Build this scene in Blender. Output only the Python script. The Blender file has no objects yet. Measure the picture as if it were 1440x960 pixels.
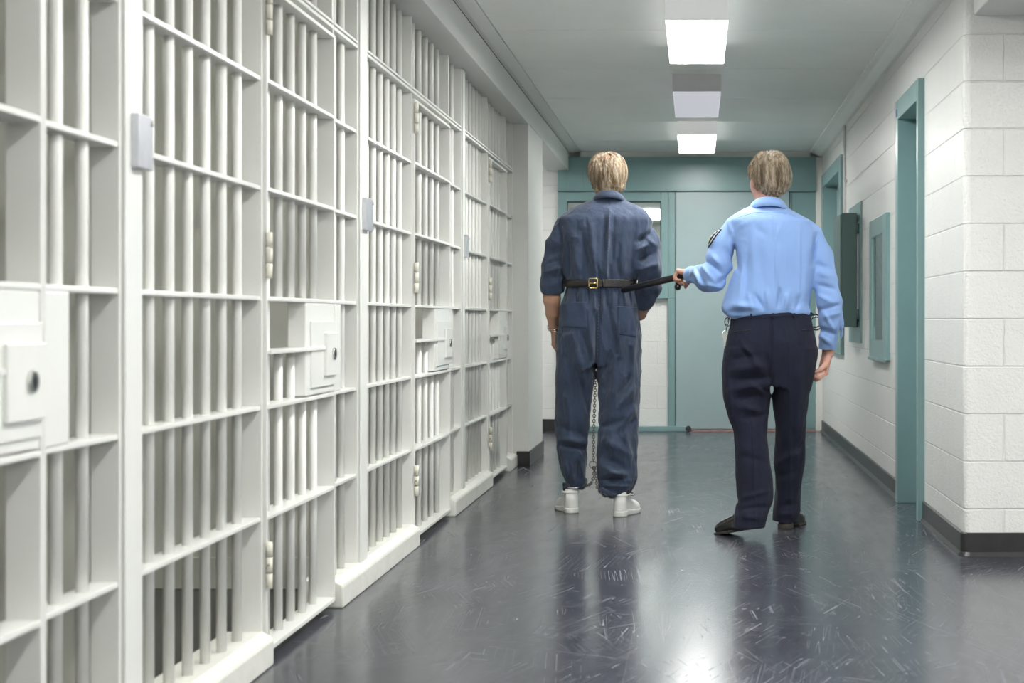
import bpy, bmesh, math, random
import numpy as np
from mathutils import Vector, Matrix, Euler
random.seed(7)
D = bpy.data
COL = bpy.context.scene.collection
PI = math.pi
F_PX, VX, VY, CAM_H = 2200.0, 980.0, 450.0, 0.98

# ------------------------------------------------------------------ helpers
def P(px, py, d):
    """world point seen at a photo pixel at a depth of d metres down the corridor"""
    return Vector(((px - VX) * d / F_PX, d, CAM_H - (py - VY) * d / F_PX))

class MB:
    def __init__(s):
        s.v = []; s.f = []; s.sm = []
    def box(s, x0, x1, y0, y1, z0, z1):
        x0, x1 = min(x0, x1), max(x0, x1); y0, y1 = min(y0, y1), max(y0, y1); z0, z1 = min(z0, z1), max(z0, z1)
        n = len(s.v)
        s.v += [(x0,y0,z0),(x1,y0,z0),(x1,y1,z0),(x0,y1,z0),(x0,y0,z1),(x1,y0,z1),(x1,y1,z1),(x0,y1,z1)]
        for q in ((0,3,2,1),(4,5,6,7),(0,1,5,4),(1,2,6,5),(2,3,7,6),(3,0,4,7)):
            s.f.append(tuple(n+i for i in q)); s.sm.append(False)
        return s
    def prism(s, pts, axis, a, b):
        """extrude a 2D polygon along an axis ('x','y','z')"""
        n = len(s.v); k = len(pts)
        for t in (a, b):
            for (u, w) in pts:
                s.v.append({'x':(t,u,w),'y':(u,t,w),'z':(u,w,t)}[axis])
        s.f.append(tuple(n+i for i in range(k))); s.sm.append(False)
        s.f.append(tuple(n+k+i for i in reversed(range(k)))); s.sm.append(False)
        for i in range(k):
            j = (i+1) % k
            s.f.append((n+j, n+i, n+k+i, n+k+j)); s.sm.append(False)
        return s
    def tube(s, pts, r, seg=10, cap=True, closed=False):
        pts = [Vector(p) for p in pts]; m = len(pts)
        rs = r if isinstance(r, (list, tuple)) else [r]*m
        n = len(s.v)
        t0 = (pts[1]-pts[0]).normalized()
        up = Vector((0,0,1)) if abs(t0.z) < .9 else Vector((1,0,0))
        u = t0.cross(up).normalized()
        for i, p in enumerate(pts):
            if closed: t = (pts[(i+1)%m]-pts[i-1]).normalized()
            elif i == 0: t = t0
            elif i == m-1: t = (pts[-1]-pts[-2]).normalized()
            else: t = (pts[i+1]-pts[i-1]).normalized()
            u = (u - t*u.dot(t)).normalized(); w = t.cross(u)
            for k in range(seg):
                a = 2*PI*k/seg
                s.v.append(tuple(p + (u*math.cos(a)+w*math.sin(a))*rs[i]))
        for i in range(m if closed else m-1):
            for k in range(seg):
                k2 = (k+1) % seg; i2 = (i+1) % m
                s.f.append((n+i*seg+k, n+i*seg+k2, n+i2*seg+k2, n+i2*seg+k)); s.sm.append(True)
        if cap and not closed:
            s.f.append(tuple(n+k for k in reversed(range(seg)))); s.sm.append(False)
            s.f.append(tuple(n+(m-1)*seg+k for k in range(seg))); s.sm.append(False)
        return s
    def cyl(s, a, b, r, seg=16): return s.tube([a, b], r, seg)
    def ball(s, c, r, nu=16, nv=10, sc=(1,1,1)):
        n = len(s.v); c = Vector(c)
        for j in range(1, nv):
            th = PI*j/nv
            for i in range(nu):
                ph = 2*PI*i/nu
                s.v.append((c.x+r*sc[0]*math.sin(th)*math.cos(ph), c.y+r*sc[1]*math.sin(th)*math.sin(ph), c.z+r*sc[2]*math.cos(th)))
        top = len(s.v); s.v.append((c.x,c.y,c.z+r*sc[2])); bot = len(s.v); s.v.append((c.x,c.y,c.z-r*sc[2]))
        for j in range(nv-2):
            for i in range(nu):
                i2 = (i+1)%nu
                s.f.append((n+j*nu+i, n+(j+1)*nu+i, n+(j+1)*nu+i2, n+j*nu+i2)); s.sm.append(True)
        for i in range(nu):
            i2 = (i+1)%nu
            s.f.append((top, n+i, n+i2)); s.sm.append(True)
            s.f.append((bot, n+(nv-2)*nu+i2, n+(nv-2)*nu+i)); s.sm.append(True)
        return s
    def build(s, name, mat, parent=None, bevel=0, origin=None, bseg=2):
        me = D.meshes.new(name)
        if origin is None and parent is None and s.v:
            a = np.array(s.v); origin = ((a[:,0].min()+a[:,0].max())/2, (a[:,1].min()+a[:,1].max())/2, a[:,2].min())
        if parent is not None: origin = tuple(parent_world(parent))
        o = Vector(origin or (0,0,0))
        me.from_pydata([(x-o.x, y-o.y, z-o.z) for x, y, z in s.v], [], s.f)
        me.polygons.foreach_set('use_smooth', s.sm); me.update()
        ob = D.objects.new(name, me); COL.objects.link(ob)
        if parent is not None: ob.parent = parent
        else: ob.location = o
        me.materials.append(mat)
        if bevel:
            b = ob.modifiers.new('bevel', 'BEVEL'); b.width = bevel; b.segments = bseg; b.limit_method = 'ANGLE'; b.angle_limit = .6
        return ob

def parent_world(o):
    p = Vector(o.location)
    while o.parent is not None:
        o = o.parent; p = p + Vector(o.location)
    return p

def tag(o, label=None, cat=None, group=None, kind=None):
    if label: o['label'] = label
    if cat: o['category'] = cat
    if group: o['group'] = group
    if kind: o['kind'] = kind
    return o

def thing(name, loc, label, cat, group=None):
    o = D.objects.new(name, None); COL.objects.link(o); o.location = loc; o.empty_display_size = .1
    return tag(o, label, cat, group)

def struct(name, mb, mat, bevel=0, label=None):
    return tag(mb.build(name, mat, None, bevel), label, None, None, 'structure')

def sempty(name, loc):
    o = D.objects.new(name, None); COL.objects.link(o); o.location = loc
    o['kind'] = 'structure'; return o

# ------------------------------------------------------------------ materials
def new_mat(name):
    m = D.materials.new(name); m.use_nodes = True
    nt = m.node_tree; b = nt.nodes['Principled BSDF']
    return m, nt, b

def N(nt, typ, **kw):
    n = nt.nodes.new(typ)
    for k, v in kw.items():
        if k in n.inputs.keys(): n.inputs[k].default_value = v
        else: setattr(n, k, v)
    return n

def mth(nt, op, a, b=None, c=None, clamp=False):
    n = nt.nodes.new('ShaderNodeMath'); n.operation = op; n.use_clamp = clamp
    for i, v in enumerate((a, b, c)):
        if v is None: continue
        if isinstance(v, (int, float)): n.inputs[i].default_value = v
        else: nt.links.new(v, n.inputs[i])
    return n.outputs[0]

def simple(name, col, rough=.5, metal=0, bump=0, bscale=60, var=0, vscale=3, spec=.5, coat=0, sheen=0):
    m, nt, b = new_mat(name)
    b.inputs['Base Color'].default_value = (*col, 1)
    b.inputs['Roughness'].default_value = rough; b.inputs['Metallic'].default_value = metal
    b.inputs['Specular IOR Level'].default_value = spec
    b.inputs['Coat Weight'].default_value = coat
    if sheen:
        b.inputs['Sheen Weight'].default_value = sheen; b.inputs['Sheen Roughness'].default_value = .5
    tc = N(nt, 'ShaderNodeTexCoord')
    if var:
        n = N(nt, 'ShaderNodeTexNoise', Scale=vscale, Detail=6.0, Roughness=.6)
        nt.links.new(tc.outputs['Object'], n.inputs['Vector'])
        r = N(nt, 'ShaderNodeMapRange'); r.inputs['From Min'].default_value=.3; r.inputs['From Max'].default_value=.7
        r.inputs['To Min'].default_value = 1-var; r.inputs['To Max'].default_value = 1+var
        nt.links.new(n.outputs['Fac'], r.inputs['Value'])
        mx = N(nt, 'ShaderNodeVectorMath', operation='SCALE'); mx.inputs[0].default_value = col
        nt.links.new(r.outputs[0], mx.inputs['Scale']); nt.links.new(mx.outputs[0], b.inputs['Base Color'])
    if bump:
        n = N(nt, 'ShaderNodeTexNoise', Scale=bscale, Detail=4.0)
        nt.links.new(tc.outputs['Object'], n.inputs['Vector'])
        bp = N(nt, 'ShaderNodeBump', Strength=bump, Distance=.004)
        nt.links.new(n.outputs['Fac'], bp.inputs['Height']); nt.links.new(bp.outputs[0], b.inputs['Normal'])
    return m

def block_mat(name, col):
    """gloss-painted concrete block: running bond joints and a pitted face, all as relief"""
    m, nt, b = new_mat(name)
    g = N(nt, 'ShaderNodeNewGeometry'); sp = N(nt, 'ShaderNodeSeparateXYZ')
    nt.links.new(g.outputs['Position'], sp.inputs[0])
    u = mth(nt, 'ADD', mth(nt, 'SUBTRACT', sp.outputs['X'], sp.outputs['Y']), 40.224)
    cb = N(nt, 'ShaderNodeCombineXYZ'); nt.links.new(u, cb.inputs[0]); nt.links.new(mth(nt,'ADD',sp.outputs['Z'],.003), cb.inputs[1])
    br = N(nt, 'ShaderNodeTexBrick'); br.offset = .5; br.offset_frequency = 2
    br.inputs['Scale'].default_value = 1; br.inputs['Mortar Size'].default_value = .0045; br.inputs['Mortar Smooth'].default_value = .6
    br.inputs['Brick Width'].default_value = .40; br.inputs['Row Height'].default_value = .1975; br.inputs['Bias'].default_value = 0
    nt.links.new(cb.outputs[0], br.inputs['Vector'])
    n1 = N(nt, 'ShaderNodeTexNoise', Scale=95.0, Detail=5.0, Roughness=.6); nt.links.new(g.outputs['Position'], n1.inputs['Vector'])
    n2 = N(nt, 'ShaderNodeTexNoise', Scale=9.0, Detail=3.0); nt.links.new(g.outputs['Position'], n2.inputs['Vector'])
    pit = N(nt, 'ShaderNodeMapRange'); pit.inputs['From Min'].default_value=.36; pit.inputs['From Max'].default_value=.56
    nt.links.new(n1.outputs['Fac'], pit.inputs['Value'])
    h = mth(nt, 'ADD', mth(nt,'MULTIPLY', br.outputs['Fac'], -1.0), mth(nt,'MULTIPLY', pit.outputs[0], .28))
    h = mth(nt, 'ADD', h, mth(nt,'MULTIPLY', n2.outputs['Fac'], .5))
    bp = N(nt, 'ShaderNodeBump', Strength=.9, Distance=.005); nt.links.new(h, bp.inputs['Height']); nt.links.new(bp.outputs[0], b.inputs['Normal'])
    r = N(nt, 'ShaderNodeMapRange'); r.inputs['To Min'].default_value = .97; r.inputs['To Max'].default_value = 1.02
    nt.links.new(n2.outputs['Fac'], r.inputs['Value'])
    mx = N(nt, 'ShaderNodeVectorMath', operation='SCALE'); mx.inputs[0].default_value = col
    nt.links.new(r.outputs[0], mx.inputs['Scale']); nt.links.new(mx.outputs[0], b.inputs['Base Color'])
    b.inputs['Roughness'].default_value = .31
    return m

def floor_mat():
    m, nt, b = new_mat('polished_dark_vinyl_tile')
    g = N(nt, 'ShaderNodeNewGeometry'); sp = N(nt, 'ShaderNodeSeparateXYZ'); nt.links.new(g.outputs['Position'], sp.inputs[0])
    pos = g.outputs['Position']
    def noise(scale, detail=4, mp=None, rough=.6):
        n = N(nt, 'ShaderNodeTexNoise', Scale=scale, Detail=float(detail), Roughness=rough)
        if mp:
            q0 = N(nt, 'ShaderNodeMapping'); q0.inputs['Rotation'].default_value = (0,0,mp[0]); nt.links.new(pos, q0.inputs[0])
            q = N(nt, 'ShaderNodeMapping'); q.inputs['Scale'].default_value = mp[1]; q.inputs['Location'].default_value = mp[2]
            nt.links.new(q0.outputs[0], q.inputs[0]); nt.links.new(q.outputs[0], n.inputs['Vector'])
        else: nt.links.new(pos, n.inputs['Vector'])
        return n.outputs['Fac']
    # tile seams, 12 inch grid
    def seam(c, off):
        f = mth(nt,'FRACT', mth(nt,'MULTIPLY', mth(nt,'ADD', c, off), 1/.305))
        a = mth(nt,'ABSOLUTE', mth(nt,'SUBTRACT', f, .5))
        return mth(nt,'GREATER_THAN', a, .4962)
    sm = mth(nt,'MAXIMUM', seam(sp.outputs['X'], 30.5+.20), seam(sp.outputs['Y'], 30.5-.17))
    # per-tile tone
    wn = N(nt, 'ShaderNodeTexWhiteNoise'); wn.noise_dimensions = '2D'
    cb = N(nt, 'ShaderNodeCombineXYZ')
    nt.links.new(mth(nt,'FLOOR', mth(nt,'MULTIPLY', mth(nt,'ADD', sp.outputs['X'], 30.7), 1/.305)), cb.inputs[0])
    nt.links.new(mth(nt,'FLOOR', mth(nt,'MULTIPLY', mth(nt,'ADD', sp.outputs['Y'], 30.33), 1/.305)), cb.inputs[1])
    nt.links.new(cb.outputs[0], wn.inputs['Vector'])
    # scratches in several directions
    scr = None
    for (a, sc, loc, th) in ((1.25,(.7,40,1),(3,1,0),.004),(-1.2,(.8,44,1),(7,2,0),.004),(1.5,(.5,34,1),(1,9,0),.005),(1.95,(1.0,48,1),(5,5,3),.004),(-.75,(1.4,52,1),(2,8,1),.003),(1.68,(.5,38,1),(12,8,1),.004),(.5,(1.8,54,1),(4,3,1),.003)):
        n = noise(1.0, 1.5, (a, sc, loc), .4)
        l = mth(nt,'LESS_THAN', mth(nt,'ABSOLUTE', mth(nt,'SUBTRACT', n, .5)), th)
        msk = mth(nt,'GREATER_THAN', noise(2.3, 3, (a, (1,1,1), (loc[1]*3.3, loc[0]*2.1, 4))), .56)
        l = mth(nt,'MULTIPLY', l, msk)
        scr = l if scr is None else mth(nt,'MAXIMUM', scr, l)
    fleck = mth(nt,'GREATER_THAN', noise(210, 2, (0,(1,.3,1),(0,0,0))), .675)
    scuff = N(nt, 'ShaderNodeMapRange'); scuff.inputs['From Min'].default_value=.45; scuff.inputs['From Max'].default_value=.75
    nt.links.new(noise(5, 6, (0.15,(1,.2,1),(0,0,0)), .7), scuff.inputs['Value'])
    mot = N(nt, 'ShaderNodeMapRange'); mot.inputs['From Min'].default_value=.3; mot.inputs['From Max'].default_value=.7; mot.inputs['To Min'].default_value=.75; mot.inputs['To Max'].default_value=1.3
    nt.links.new(noise(60, 5, (0,(1,.25,1),(0,0,0))), mot.inputs['Value'])
    tone = mth(nt,'MULTIPLY', mot.outputs[0], mth(nt,'ADD', mth(nt,'MULTIPLY', wn.outputs['Value'], .22), .9))
    base = N(nt, 'ShaderNodeVectorMath', operation='SCALE'); base.inputs[0].default_value = (.043,.046,.060); nt.links.new(tone, base.inputs['Scale'])
    def mixc(fac, a, colr):
        mx = N(nt, 'ShaderNodeMix'); mx.data_type = 'RGBA'
        nt.links.new(fac, mx.inputs[0]); nt.links.new(a, mx.inputs[6]); mx.inputs[7].default_value = (*colr,1)
        return mx.outputs[2]
    c = mixc(mth(nt,'MULTIPLY', scuff.outputs[0], .22), base.outputs[0], (.16,.17,.19))
    c = mixc(mth(nt,'MULTIPLY', fleck, .3), c, (.25,.26,.28))
    c = mixc(mth(nt,'MULTIPLY', scr, .28), c, (.30,.31,.34))
    c = mixc(mth(nt,'MULTIPLY', sm, .40), c, (.22,.23,.25))
    nt.links.new(c, b.inputs['Base Color'])
    rg = mth(nt,'ADD', mth(nt,'MULTIPLY', noise(16, 5, (0,(1,.15,1),(0,0,0))), .10), .145)
    rg = mth(nt,'ADD', rg, mth(nt,'MULTIPLY', scuff.outputs[0], .05))
    rg = mth(nt,'ADD', rg, mth(nt,'MULTIPLY', scr, .25))
    nt.links.new(rg, b.inputs['Roughness'])
    bp = N(nt, 'ShaderNodeBump', Strength=.10, Distance=.0015)
    h = mth(nt,'ADD', mth(nt,'MULTIPLY', noise(3,1,(0,(1,.3,1),(0,0,0))), .5), mth(nt,'MULTIPLY', noise(150,2,(0,(1,.1,1),(0,0,0))), .08)); h = mth(nt,'SUBTRACT', h, mth(nt,'MULTIPLY', sm, .3))
    nt.links.new(h, bp.inputs['Height']); nt.links.new(bp.outputs[0], b.inputs['Normal'])
    b.inputs['IOR'].default_value = 1.55
    b.inputs['Specular IOR Level'].default_value = .62
    return m

M = {}
M['bar'] = simple('white_gloss_steel_paint', (.83,.832,.80), .30, bump=.08, bscale=25, var=.02, vscale=6)
M['curb'] = simple('white_painted_concrete_curb', (.78,.775,.72), .45, bump=.35, bscale=35, var=.06, vscale=9)
M['cellwall'] = simple('cell_wall_paint', (.66,.66,.60), .5, bump=.1, bscale=40, var=.03)
M['cellfloor'] = simple('cell_floor_dark_vinyl', (.035,.035,.036), .25, var=.35, vscale=30)
M['block'] = block_mat('white_painted_block', (.80,.80,.775))
M['plaster'] = simple('off_white_plaster', (.76,.765,.73), .5, bump=.1, bscale=30, var=.02)
M['ceil'] = simple('ceiling_panel_paint', (.88,.90,.865), .38, bump=.05, bscale=20, var=.03, vscale=2)
M['beam'] = simple('beam_paint', (.72,.73,.70), .45, bump=.08, bscale=30, var=.02)
M['teal'] = simple('teal_gloss_paint', (.20,.325,.328), .30, bump=.06, bscale=20, var=.04, vscale=4)
M['tealdoor'] = simple('teal_sliding_door_paint', (.325,.42,.435), .33, bump=.05, bscale=8, var=.05, vscale=2)
M['tealdark'] = simple('dark_teal_enamel', (.070,.135,.125), .35, var=.05)
M['base'] = simple('black_rubber_baseboard', (.030,.029,.030), .35, bump=.1, bscale=25, var=.2, vscale=12)
M['galv'] = simple('galvanised_clip_metal', (.60,.61,.65), .35, .6, bump=.1, var=.08, vscale=30)
M['steel'] = simple('bright_steel', (.62,.62,.60), .22, 1.0, var=.08, vscale=60)
M['dark'] = simple('dark_recess', (.02,.02,.02), .5)
M['gap'] = simple('shadow_gap_sealant', (.03,.03,.03), .8)
M['fixture'] = simple('white_fixture_enamel', (.72,.71,.72), .35)

M['track'] = simple('worn_floor_track', (.36,.22,.20), .45, var=.2, vscale=20)
M['sticker'] = simple('blue_sticker', (.03,.05,.20), .4)
M['floor'] = floor_mat()

def emis(name, col, st):
    m, nt, b = new_mat(name)
    b.inputs['Base Color'].default_value = (.9,.9,.9,1)
    b.inputs['Emission Color'].default_value = (*col,1); b.inputs['Emission Strength'].default_value = st
    b.inputs['Roughness'].default_value = .3
    return m
M['lamp'] = emis('lit_acrylic_lens', (1.0,1.0,.965), 20)
M['lamp_far'] = emis('lit_lens_next_room', (1.0,1.0,.98), 8)
M['lens_off_glow'] = emis('unlit_lilac_lens_added_glow', (.92,.86,1.0), .16)  # lens of the unlit fixture; faint emission added to lift its brightness
M['lamp_bay'] = emis('lit_lens_bay', (1.0,1.0,.98), 9)
M['lamp_side'] = emis('lit_lens_side', (1.0,1.0,.97), .7)
M['lamp_end'] = emis('lit_lens_end', (1.0,1.0,.99), .12)
M['lamp_near'] = emis('lit_acrylic_lens_near', (1.0,1.0,.965), 13)
M['cell_fill'] = emis('cell_fill_glow', (1.0,.99,.93), 7)  # glow of the fill lamps added inside the cells

def hinge_mat():
    m, nt, b = new_mat('chipped_yellowed_hinge_paint')
    tc = N(nt,'ShaderNodeTexCoord'); n = N(nt,'ShaderNodeTexNoise', Scale=38.0, Detail=5.0); nt.links.new(tc.outputs['Object'], n.inputs['Vector'])
    cr = N(nt,'ShaderNodeValToRGB'); e = cr.color_ramp.elements
    e[0].position=.27; e[0].color=(.20,.10,.06,1); e[1].position=.36; e[1].color=(.78,.76,.66,1)
    nt.links.new(n.outputs['Fac'], cr.inputs[0]); nt.links.new(cr.outputs[0], b.inputs['Base Color']); b.inputs['Roughness'].default_value=.45
    return m
M['hinge'] = hinge_mat()

def glass_mat():
    m, nt, b = new_mat('window_glass')
    tr = N(nt,'ShaderNodeBsdfTransparent'); tr.inputs[0].default_value=(.93,.97,.955,1)
    gl = N(nt,'ShaderNodeBsdfGlossy'); gl.inputs['Roughness'].default_value=.02
    fr = N(nt,'ShaderNodeFresnel', IOR=1.5); mx = N(nt,'ShaderNodeMixShader')
    gg = N(nt,'ShaderNodeNewGeometry'); nt.links.new(mth(nt,'MULTIPLY', fr.outputs[0], mth(nt,'SUBTRACT', 1.0, gg.outputs['Backfacing'])), mx.inputs[0]); nt.links.new(tr.outputs[0], mx.inputs[1]); nt.links.new(gl.outputs[0], mx.inputs[2])
    nt.links.new(mx.outputs[0], nt.nodes['Material Output'].inputs[0]); nt.nodes.remove(b)
    return m
M['glass'] = glass_mat()

# ------------------------------------------------------------------ corridor shell
XL, XR, YF, ZC = -1.24, 1.11, 13.85, 2.47
XB = -1.13                                     # beam face
PIL0, PIL1 = 10.50, 11.45                      # pilaster between last cell and the side passage
YN = -3.0

struct('floor', MB().box(XL-.03, XR, YN, YF, -.06, 0).box(XR, 4.2, YN, 6.5, -.06, 0).box(-3.9, XL-.03, PIL1, YF, -.06, 0)
       .box(XR, 1.45, 6.9, 8.9, -.06, -.0002), M['floor'])
# ceiling made of long metal panels 1.23 m deep with open joints
cb = MB()
y = 8.054 - 1.23*9
while y < YF:
    a, b_ = max(y+.005, YN), min(y+1.225, YF)
    cb.box(-1.03, 1.0, a, b_, ZC, ZC+.02); y += 1.23
struct('ceiling', cb, M['ceil'], .002)
struct('ceiling_slab', MB().box(-4.0, 4.3, YN, YF+.2, ZC+.022, ZC+.10), M['gap'])
struct('trim_1', MB().prism([(XB+.0015,ZC+.02),(XB+.0015,ZC-.006),(-1.10,ZC-.010),(-1.035,ZC-.002),(-1.028,ZC+.02)], 'y', YN, YF), M['beam'])
struct('trim_2', MB().prism([(XR,ZC+.02),(XR,ZC-.045),(1.085,ZC-.045),(1.03,ZC-.018),(.998,ZC-.012),(.998,ZC+.02)], 'y', YN, YF), M['ceil'])
struct('trim_3', MB().box(-1.03, 1.0, YF-.03, YF, ZC-.052, ZC-.001), M['beam'])
# long beam above the cell fronts, running on to the far wall
struct('wall_left_beam', MB().box(XL-.08, XB, YN, YF, 2.30, ZC-.006), M['beam'], .004)
struct('wall_left', MB().box(-1.50, XB, PIL0, PIL1, 0, 2.30), M['plaster'], .006)
struct('wall_left_near', MB().box(-1.5, XL, YN, 2.0, 0, 2.30), M['plaster'])
struct('wall_behind_camera', MB().box(-1.5, 4.2, YN-.1, YN, 0, ZC), M['plaster'])
# pilaster baseboards
struct('baseboard_left', MB().box(-1.21, XB+.008, PIL0-.010, PIL0, 0, .10).box(XB, XB+.010, PIL0-.010, PIL1, 0, .10)
       .box(-1.45, XB+.01, PIL1, PIL1+.01, 0, .1), M['base'], .003)
# side passage on the left
struct('wall_side_passage', MB().box(-4.0, -3.9, PIL1, YF, 0, ZC).box(-3.9, -1.5, PIL1-.1, PIL1, 0, ZC), M['plaster'])
# far wall: openings left for the window
wb = MB().box(-3.9, -1.228, YF, YF+.15, 0, ZC)
wb.box(-1.228, -.25, YF+.02, YF+.15, 0, 1.17)
wb.box(-1.228, 1.2, YF+.06, YF+.15, 2.08, ZC)
wb.box(-.25, 1.2, YF+.06, YF+.15, 0, 2.08)
struct('wall_far', wb, M['block'])
struct('baseboard_far', MB().box(-3.9, -1.232, YF-.012, YF, 0, .105), M['base'], .003)
# teal header over the far doorway
struct('trim_4', MB().box(XB-.0, 1.05, YF-.07, YF+.05, 2.113, 2.417).box(-1.228, XB, YF-.07, YF+.05, 2.113, 2.30)
       .box(-1.0, -.99, YF-.074, YF-.07, 2.113, 2.417).box(-1.228,1.05, YF-.085, YF-.07, 2.118, 2.128), M['teal'], .004)
struct('trim_5', MB().box(1.05, XR, YF-.05, YF+.05, 0, ZC-.05), M['plaster'], .005)
# window 1 (far wall)
w1 = sempty('window_1', (-.7, YF, 1.17))
fb = MB().box(-1.228, -1.152, YF-.04, YF+.06, .0, 2.113).box(-.315, -.19, YF-.04, YF+.06, 1.17, 2.113)
fb.box(-.252, -.19, YF-.04, YF+.06, 0, 1.17)
fb.box(-1.152, -.315, YF-.04, YF+.06, 2.03, 2.113).box(-1.152, -.315, YF-.04, YF+.06, 1.17, 1.225)
fb.box(-.255,-.245, YF-.05, YF-.04, .04, 2.11)
fb.build('window_frame', M['teal'], w1, .004)
MB().box(-1.152, -.315, YF+.01, YF+.016, 1.225, 2.03).build('window_pane', M['glass'], w1)
gb = MB()
for (x0,x1,z0,z1) in ((-1.152,-.315,2.018,2.03),(-1.152,-.315,1.225,1.237),(-1.152,-1.14,1.237,2.018),(-.327,-.315,1.237,2.018)):
    gb.box(x0,x1,YF-.005,YF+.03,z0,z1)
gb.build('glazing_bead', M['tealdark'], w1)
# sill track under it
struct('trim_6', MB().box(-1.228, -.07, YF-.085, YF-.01, 0, .045), M['teal'], .004)
struct('trim_7', MB().box(-.05, 1.05, YF-.09, YF-.02, 0, .012), M['track'], .002)
# sliding door
d1 = sempty('door_1', (.31, YF-.02, 0))
MB().box(-.185, .815, YF-.045, YF+.0, .02, 2.112).build('door_leaf', M['tealdoor'], d1, .004)
MB().box(.822, 1.05, YF-.03, YF+.05, .02, 2.112).build('fixed_panel', M['teal'], d1, .003)
MB().box(.835, .842, YF-.034, YF-.03, .02, 2.112).build('seam_strip', M['tealdark'], d1)
MB().box(-.195,-.186,YF-.043,YF,.02,2.112).build('door_seal', M['tealdark'], d1)
MB().cyl((-.075,YF-.12,.026),(-.075,YF-.075,.026),.026).build('door_stop', M['base'], d1)
# room seen through the window
struct('wall_next_room', MB().box(-5, 3, 24, 24.1, 0, 2.47).box(-5.1,-5,YF+.15,24,0,2.47).box(3,3.1,YF+.15,24,0,2.47), M['plaster'])
struct('ceiling_next_room', MB().box(-5, 3, YF+.15, 24, 2.47, 2.55), M['ceil'])
struct('floor_next_room', MB().box(-5, 3, YF+.15, 24, -.05, 0), M['floor'])

# ------------------------------------------------------------------ right wall with openings
def wall_right():
    mb = MB()
    T = .30
    # spans along y: solid segments; openings (y0,y1,z0,z1)
    ops = [(7.655,8.44,-.01,2.06),(9.16,9.74,.86,1.49),(11.9,13.45,.80,2.13)]
    ys = 6.53
    for (a,b_,z0,z1) in ops:
        mb.box(XR, XR+T, ys, a, 0, ZC)
        if z0 > 0: mb.box(XR, XR+T, a, b_, 0, z0)
        mb.box(XR, XR+T, a, b_, z1, ZC)
        ys = b_
    mb.box(XR, XR+T, ys, YF+.06, 0, ZC)
    # bullnosed corner and the return wall facing the camera
    r = .03; pts = []
    for k in range(9):
        a = PI + k*PI/2/8
        pts.append((XR+r+r*math.cos(a), 6.5+r+r*math.sin(a)))
    n0 = len(mb.v)
    for (x,y) in pts: mb.v += [(x,y,0),(x,y,ZC)]
    for k in range(8):
        mb.f.append((n0+2*k, n0+2*k+2, n0+2*k+3, n0+2*k+1)); mb.sm.append(True)
    mb.box(XR+r, 4.2, 6.5, 6.62, 0, ZC)
    struct('wall_right', mb, M['block'])
wall_right()
struct('wall_side_bay', MB().box(4.2, 4.3, YN, 6.6, 0, ZC), M['block'])
struct('beam_side_bay', MB().box(1.148, 4.2, 5.2, 6.5, 2.243, ZC), M['beam'], .01)
struct('ceiling_side_bay', MB().box(1.0, 4.2, YN, 6.5, ZC, ZC+.02), M['ceil'])
# cove base, follows wall round the bullnose
def cove(mb, path, h=.098, t=.012):
    # path: list of (x,y,nx,ny)
    n = len(mb.v)
    for (x,y,nx,ny) in path:
        for (o,z) in ((0,h),(t*.6,h),(t,h-.004),(t,.018),(t+.012,.002),(t+.012,0)):
            mb.v.append((x+nx*o, y+ny*o, z))
    for i in range(len(path)-1):
        for k in range(5):
            a = n+i*6+k
            mb.f.append((a, a+1, a+7, a+6)); mb.sm.append(False)
bb = MB()
path = [(XR, 7.62, -1, 0),(XR, 6.53, -1, 0)]
for k in range(1,8):
    a = PI + k*PI/2/8
    path.append((XR+.03+.03*math.cos(a), 6.53+.03*math.sin(a), math.cos(a), math.sin(a)))
path += [(XR+.03, 6.5, 0, -1),(4.2, 6.5, 0, -1)]
cove(bb, path)
struct('baseboard_right_corner', bb, M['base'])
bb2 = MB(); cove(bb2, [(XR,YF-.06,-1,0),(XR,8.48,-1,0)]); struct('baseboard_right', bb2, M['base'])

# door 2: teal hollow metal frame with recessed leaf
d2 = sempty('door_2', (XR, 8.05, 0))
fm = MB()
fm.box(1.076, 1.40, 8.385, 8.48, 0, 2.16)            # far jamb
fm.box(1.076, 1.40, 7.625, 7.672, 0, 2.16)           # near jamb
fm.box(1.076, 1.40, 7.672, 8.385, 2.056, 2.16)       # head
fm.box(1.20, 1.24, 8.36, 8.385, 0, 2.056).box(1.20,1.24,7.672,7.70,0,2.056).box(1.20,1.24,7.70,8.36,2.03,2.056)
fm.build('door_frame', M['teal'], d2, .003)
MB().box(1.25, 1.29, 7.675, 8.383, .008, 2.052).build('door_leaf', M['tealdoor'], d2, .003)
MB().cyl((1.25,7.76,1.0),(1.20,7.76,1.0),.012).cyl((1.205,7.76,1.0),(1.205,7.88,1.0),.01).build('door_handle', M['steel'], d2)
MB().box(1.0745, 1.0765, 8.40, 8.45, 2.075, 2.115).build('sticker', M['sticker'], d2)
# window 2: narrow vision window in right wall
w2 = sempty('window_2', (XR, 9.42, .75))
fm = MB()
fm.box(1.085, 1.20, 8.98, 9.16, .747, 1.60).box(1.085,1.20,9.74,9.86,.747,1.60)
fm.box(1.085,1.20,9.16,9.74,1.49,1.60).box(1.085,1.20,9.16,9.74,.747,.86)
fm.build('window_frame', M['teal'], w2, .004)
MB().box(1.075,1.087,9.0,9.84,.735,.755).build('window_sill', M['teal'], w2, .003)
MB().box(1.093,1.098,9.16,9.74,.86,1.49).build('window_pane', M['glass'], w2)
struct('wall_observation_room', MB().box(1.9,1.95,8.5,11.6,0,ZC).box(1.41,1.9,8.8,8.85,0,ZC).box(1.41,1.9,11.5,11.6,0,ZC), M['plaster'])
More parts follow.
